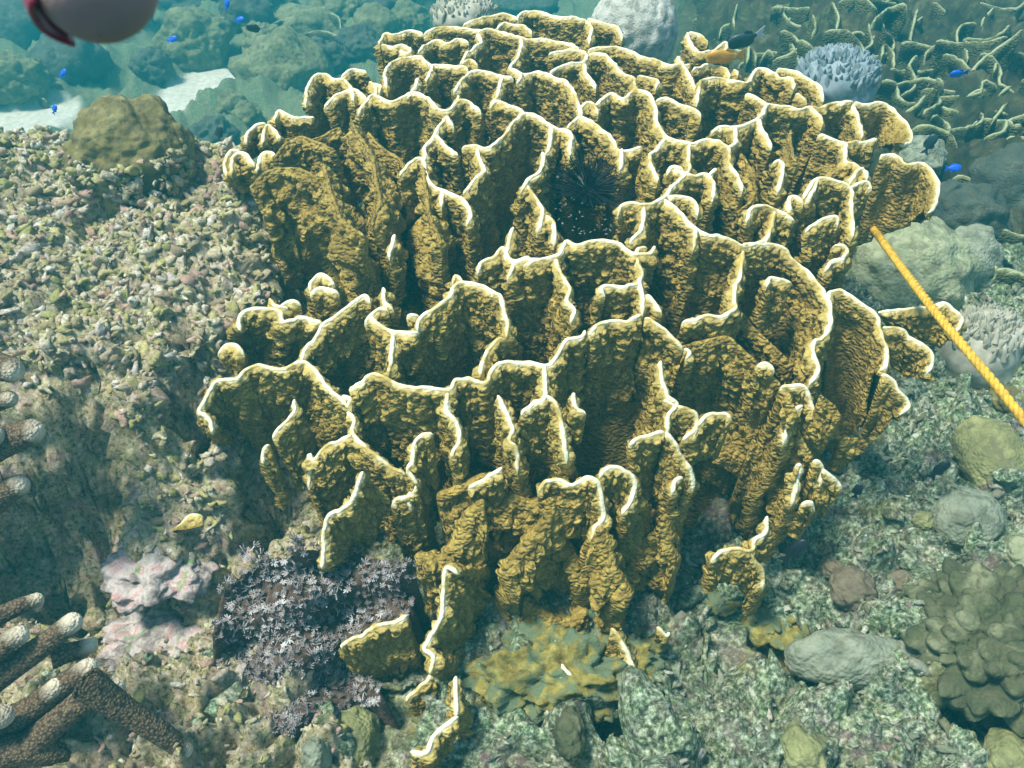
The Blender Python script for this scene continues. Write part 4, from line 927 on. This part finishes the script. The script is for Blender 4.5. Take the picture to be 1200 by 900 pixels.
# ------------------------------------------------------------------ fish
def fish(label, px, py, Y, length_px, ang, colb, colt, deep=.42, group=None, pitch=0.0):
    c = at_y(px, py, Y); dep = np.dot(c - EYE, [0, math.cos(PITCH), -math.sin(PITCH)]); L = length_px * dep / FPX
    mb, n, l, b = new_mat('fish_skin', .4, .5); p = pos(n); t = noise_node(n, l, 60, 3, .5, 0, p)
    l.new(mixc(n, l, rng_map(n, l, t.outputs['Fac'], .35, .7), colb, tuple(min(1, q * 1.5) for q in colb)), b.inputs['Base Color'])
    mt, n2, l2, b2 = new_mat('fish_tail', .5, .4); t = noise_node(n2, l2, 90); l2.new(mixc(n2, l2, t.outputs['Fac'], colt, tuple(q * .8 for q in colt)), b2.inputs['Base Color'])
    root = thing('fish', label, 'fish', c, group)
    xs = np.linspace(0, 1, 22); hh = deep * .5 * np.sin(np.pi * np.clip(xs, 0, 1) ** .75) ** .8 * (1 - .25 * xs) + .035; hh[0] = .012; ww = hh * .42
    th = np.linspace(0, 2 * np.pi, 16, endpoint=False)
    V_ = np.array([[(.45 - x * .78), w_ * math.cos(t_), h_ * math.sin(t_)] for x, h_, w_ in zip(xs, hh, ww) for t_ in th]) * L
    i = np.arange(21)[:, None]; j = np.arange(16)[None]; a = i * 16 + j; b_ = i * 16 + (j + 1) % 16
    obj('body', mesh_from('body', V_, np.stack([a, b_, b_ + 16, a + 16], -1).reshape(-1, 4), mb), root)
    def fin(name, poly, mat_, y0=0, thick=.012):
        poly = np.array(poly, float); k = len(poly); cen = poly.mean(0)
        V_ = [];
        for sgn in (-1, 1):
            for q in poly: V_.append((q[0], y0 + sgn * thick * .3, q[1]))
            V_.append((cen[0], y0 + sgn * thick, cen[1]))
        F_ = [(q, (q + 1) % k, k) for q in range(k)] + [(k + 1 + (q + 1) % k, k + 1 + q, 2 * k + 1) for q in range(k)]
        F4 = [(q, k + 1 + q, k + 1 + (q + 1) % k) for q in range(k)] + [(q, k + 1 + (q + 1) % k, (q + 1) % k) for q in range(k)]
        obj(name, mesh_from(name, np.array(V_) * L, np.array(F_ + F4), mat_, False), root)
    fin('tail_fin', [(-.29, .04), (-.42, .13), (-.55, .19), (-.50, .06), (-.46, 0), (-.50, -.06), (-.55, -.19), (-.42, -.13), (-.29, -.04)], mt)
    fin('dorsal_fin', [(.18, deep * .40), (.08, deep * .62), (-.08, deep * .66), (-.22, deep * .50), (-.25, deep * .2)], mb)
    fin('anal_fin', [(.02, -deep * .42), (-.08, -deep * .62), (-.22, -deep * .45), (-.24, -deep * .18)], mb)
    for sgn in (-1, 1): fin('pectoral_fin', [(.18, .0), (.06, .05), (.0, -.04), (.08, -.08)], mb, sgn * deep * .21)
    me_, n3, l3, b3 = new_mat('fish_eye', .2, .6); b3.inputs['Base Color'].default_value = (.01, .01, .01, 1)
    for sgn in (-1, 1):
        ev, ef = ico(2); obj('eye', mesh_from('eye', ev * .022 * L + np.array([.33, sgn * deep * .115, .03]) * L, ef, me_), root)
    root.rotation_euler = (PITCH * -.5, math.radians(-ang), 0)
    return root
BL = (.01, .09, .60)
fish('small orange yellow fish hovering over the back right of the plate coral', 848, 66, 2.25, 48, 185, (.45, .24, .02), (.50, .30, .04), .34)
fish('small dark fish with a white tail above the orange yellow fish', 872, 46, 2.7, 46, 200, (.02, .035, .04), (.75, .80, .78), .38)
fish('electric blue fish under the upper right ridges, higher of the right hand pair', 1123, 86, 3.0, 22, 190, BL, BL)
fish('electric blue fish lower down on the right, near the pale hump', 1118, 197, 2.5, 20, 0, BL, BL)
fish('blue fish beside the rounded olive coral head at the top left', 202, 46, 3.4, 14, 20, BL, BL)
fish('blue fish highest of all, at the top border left of the plate coral', 266, 5, 3.6, 14, 70, BL, BL)
fish('tiny blue fish near the dark fish behind the plate coral on the left', 281, 23, 3.5, 13, 10, BL, BL)
fish('tiny blue fish over the dark coral left of the mound top', 74, 86, 3.3, 14, 40, BL, BL)
fish('tiny blue fish just left of the olive domed boulder', 64, 128, 3.0, 13, 60, BL, BL)
fish('small black fish with a white tail spot beside the frilly far coral', 298, 33, 3.3, 22, 175, (.01, .015, .02), (.8, .82, .8))
fish('small dark fish hanging upright in front of the left far reef', 257, 156, 2.6, 20, 80, (.02, .035, .04), (.03, .05, .05))
fish('little dark fish upright behind the right edge lobes', 1090, 168, 2.6, 26, 75, (.015, .03, .04), (.02, .04, .05))
fish('black slender fish swimming over rubble below the right hand plates', 1102, 550, 1.42, 32, 62, (.008, .010, .018), (.01, .012, .02), .34)
fish('black slender fish lowest of all, near the white hooked ridge', 932, 645, 1.16, 44, 60, (.008, .010, .018), (.01, .012, .02), .30)
fish('tiny black fish at the dark gap right of the white hooked ridge', 1005, 575, 1.38, 24, 85, (.012, .014, .02), (.01, .012, .02), .4)

# ------------------------------------------------------------------ diver's finger close to the lens
m, n, l, b = new_mat('finger_skin', .55, .35); p = pos(n); t = noise_node(n, l, 400, 4, .6, 0, p)
b.inputs['Subsurface Weight'].default_value = .15; b.inputs['Subsurface Radius'].default_value = (.004, .002, .001)
t2 = noise_node(n, l, 90, 3, .6, 0, p)
l.new(mixc(n, l, t2.outputs['Fac'], (.27, .20, .18), (.38, .29, .26)), b.inputs['Base Color']); bump(n, l, b, t.outputs['Fac'], .0002)
mn, n4, l4, b4 = new_mat('finger_nail', .25, .5); t = noise_node(n4, l4, 120); l4.new(mixc(n4, l4, t.outputs['Fac'], (.22, .02, .05), (.34, .05, .09)), b4.inputs['Base Color'])
DF = .115
def near(px, py, dd): return EYE + ray(px, py) * dd
tip = near(117, 42, DF); mid = near(108, -60, DF + .002); far_ = near(98, -230, DF + .012); fa2 = near(80, -420, DF + .03)
per = thing('person', 'blurred bare fingertip of the diver poking in at the top left corner', 'person')
V_, F_, _ = tube([fa2, far_, mid, tip], [.0092, .0088, .0084, .0078], 40, .0006)
obj('finger', mesh_from('finger', V_, F_, m), per)
# nail: a thin curved plate on the left side of the finger
ax = (tip - mid) / np.linalg.norm(tip - mid); side_ = near(10, 30, DF) - near(117, 30, DF); side_ -= ax * np.dot(side_, ax); side_ /= np.linalg.norm(side_); ou = np.cross(ax, side_)
NV = []
for i in range(20):
    for j in range(14):
        a = (j / 13 - .5) * 1.5 - .0; zt = i / 19 * .0125
        rr = .0089 + .0002 * (1 - (j / 6.5 - 1) ** 2) - .0012 * max(0, (zt - .0075) / .005) ** 2 - (.0 if i > 0 else .0006)
        NV.append(tip - ax * (.0148 - zt) + (side_ * math.cos(a) + ou * math.sin(a)) * rr)
nl = obj('nail', mesh_from('nail', np.array(NV), grid_faces(14, 20), mn), per)
sm = nl.modifiers.new('solid', 'SOLIDIFY'); sm.thickness = .0005

# ------------------------------------------------------------------ water haze
hv = np.array([(x, y, z) for x in (-16, 16) for y in (-3, 18.5) for z in (-3.0, 1.75)], float)
hf = [(0, 1, 3, 2), (4, 6, 7, 5), (0, 4, 5, 1), (2, 3, 7, 6), (0, 2, 6, 4), (1, 5, 7, 3)]
mh = D.materials.new('water_haze'); mh.use_nodes = True; nh = mh.node_tree.nodes; nh.remove(nh['Principled BSDF'])
pvn = nh.new('ShaderNodeVolumePrincipled'); pvn.inputs['Density'].default_value = HAZE_DENSITY
pvn.inputs['Color'].default_value = (.04, .60, .70, 1); pvn.inputs['Anisotropy'].default_value = 0.3
mh.node_tree.links.new(pvn.outputs[0], nh['Material Output'].inputs['Volume'])
hz = obj('haze', mesh_from('haze', hv, hf, mh, False)); hz['kind'] = 'stuff'; hz['label'] = 'clear blue green sea water fading the far reef'
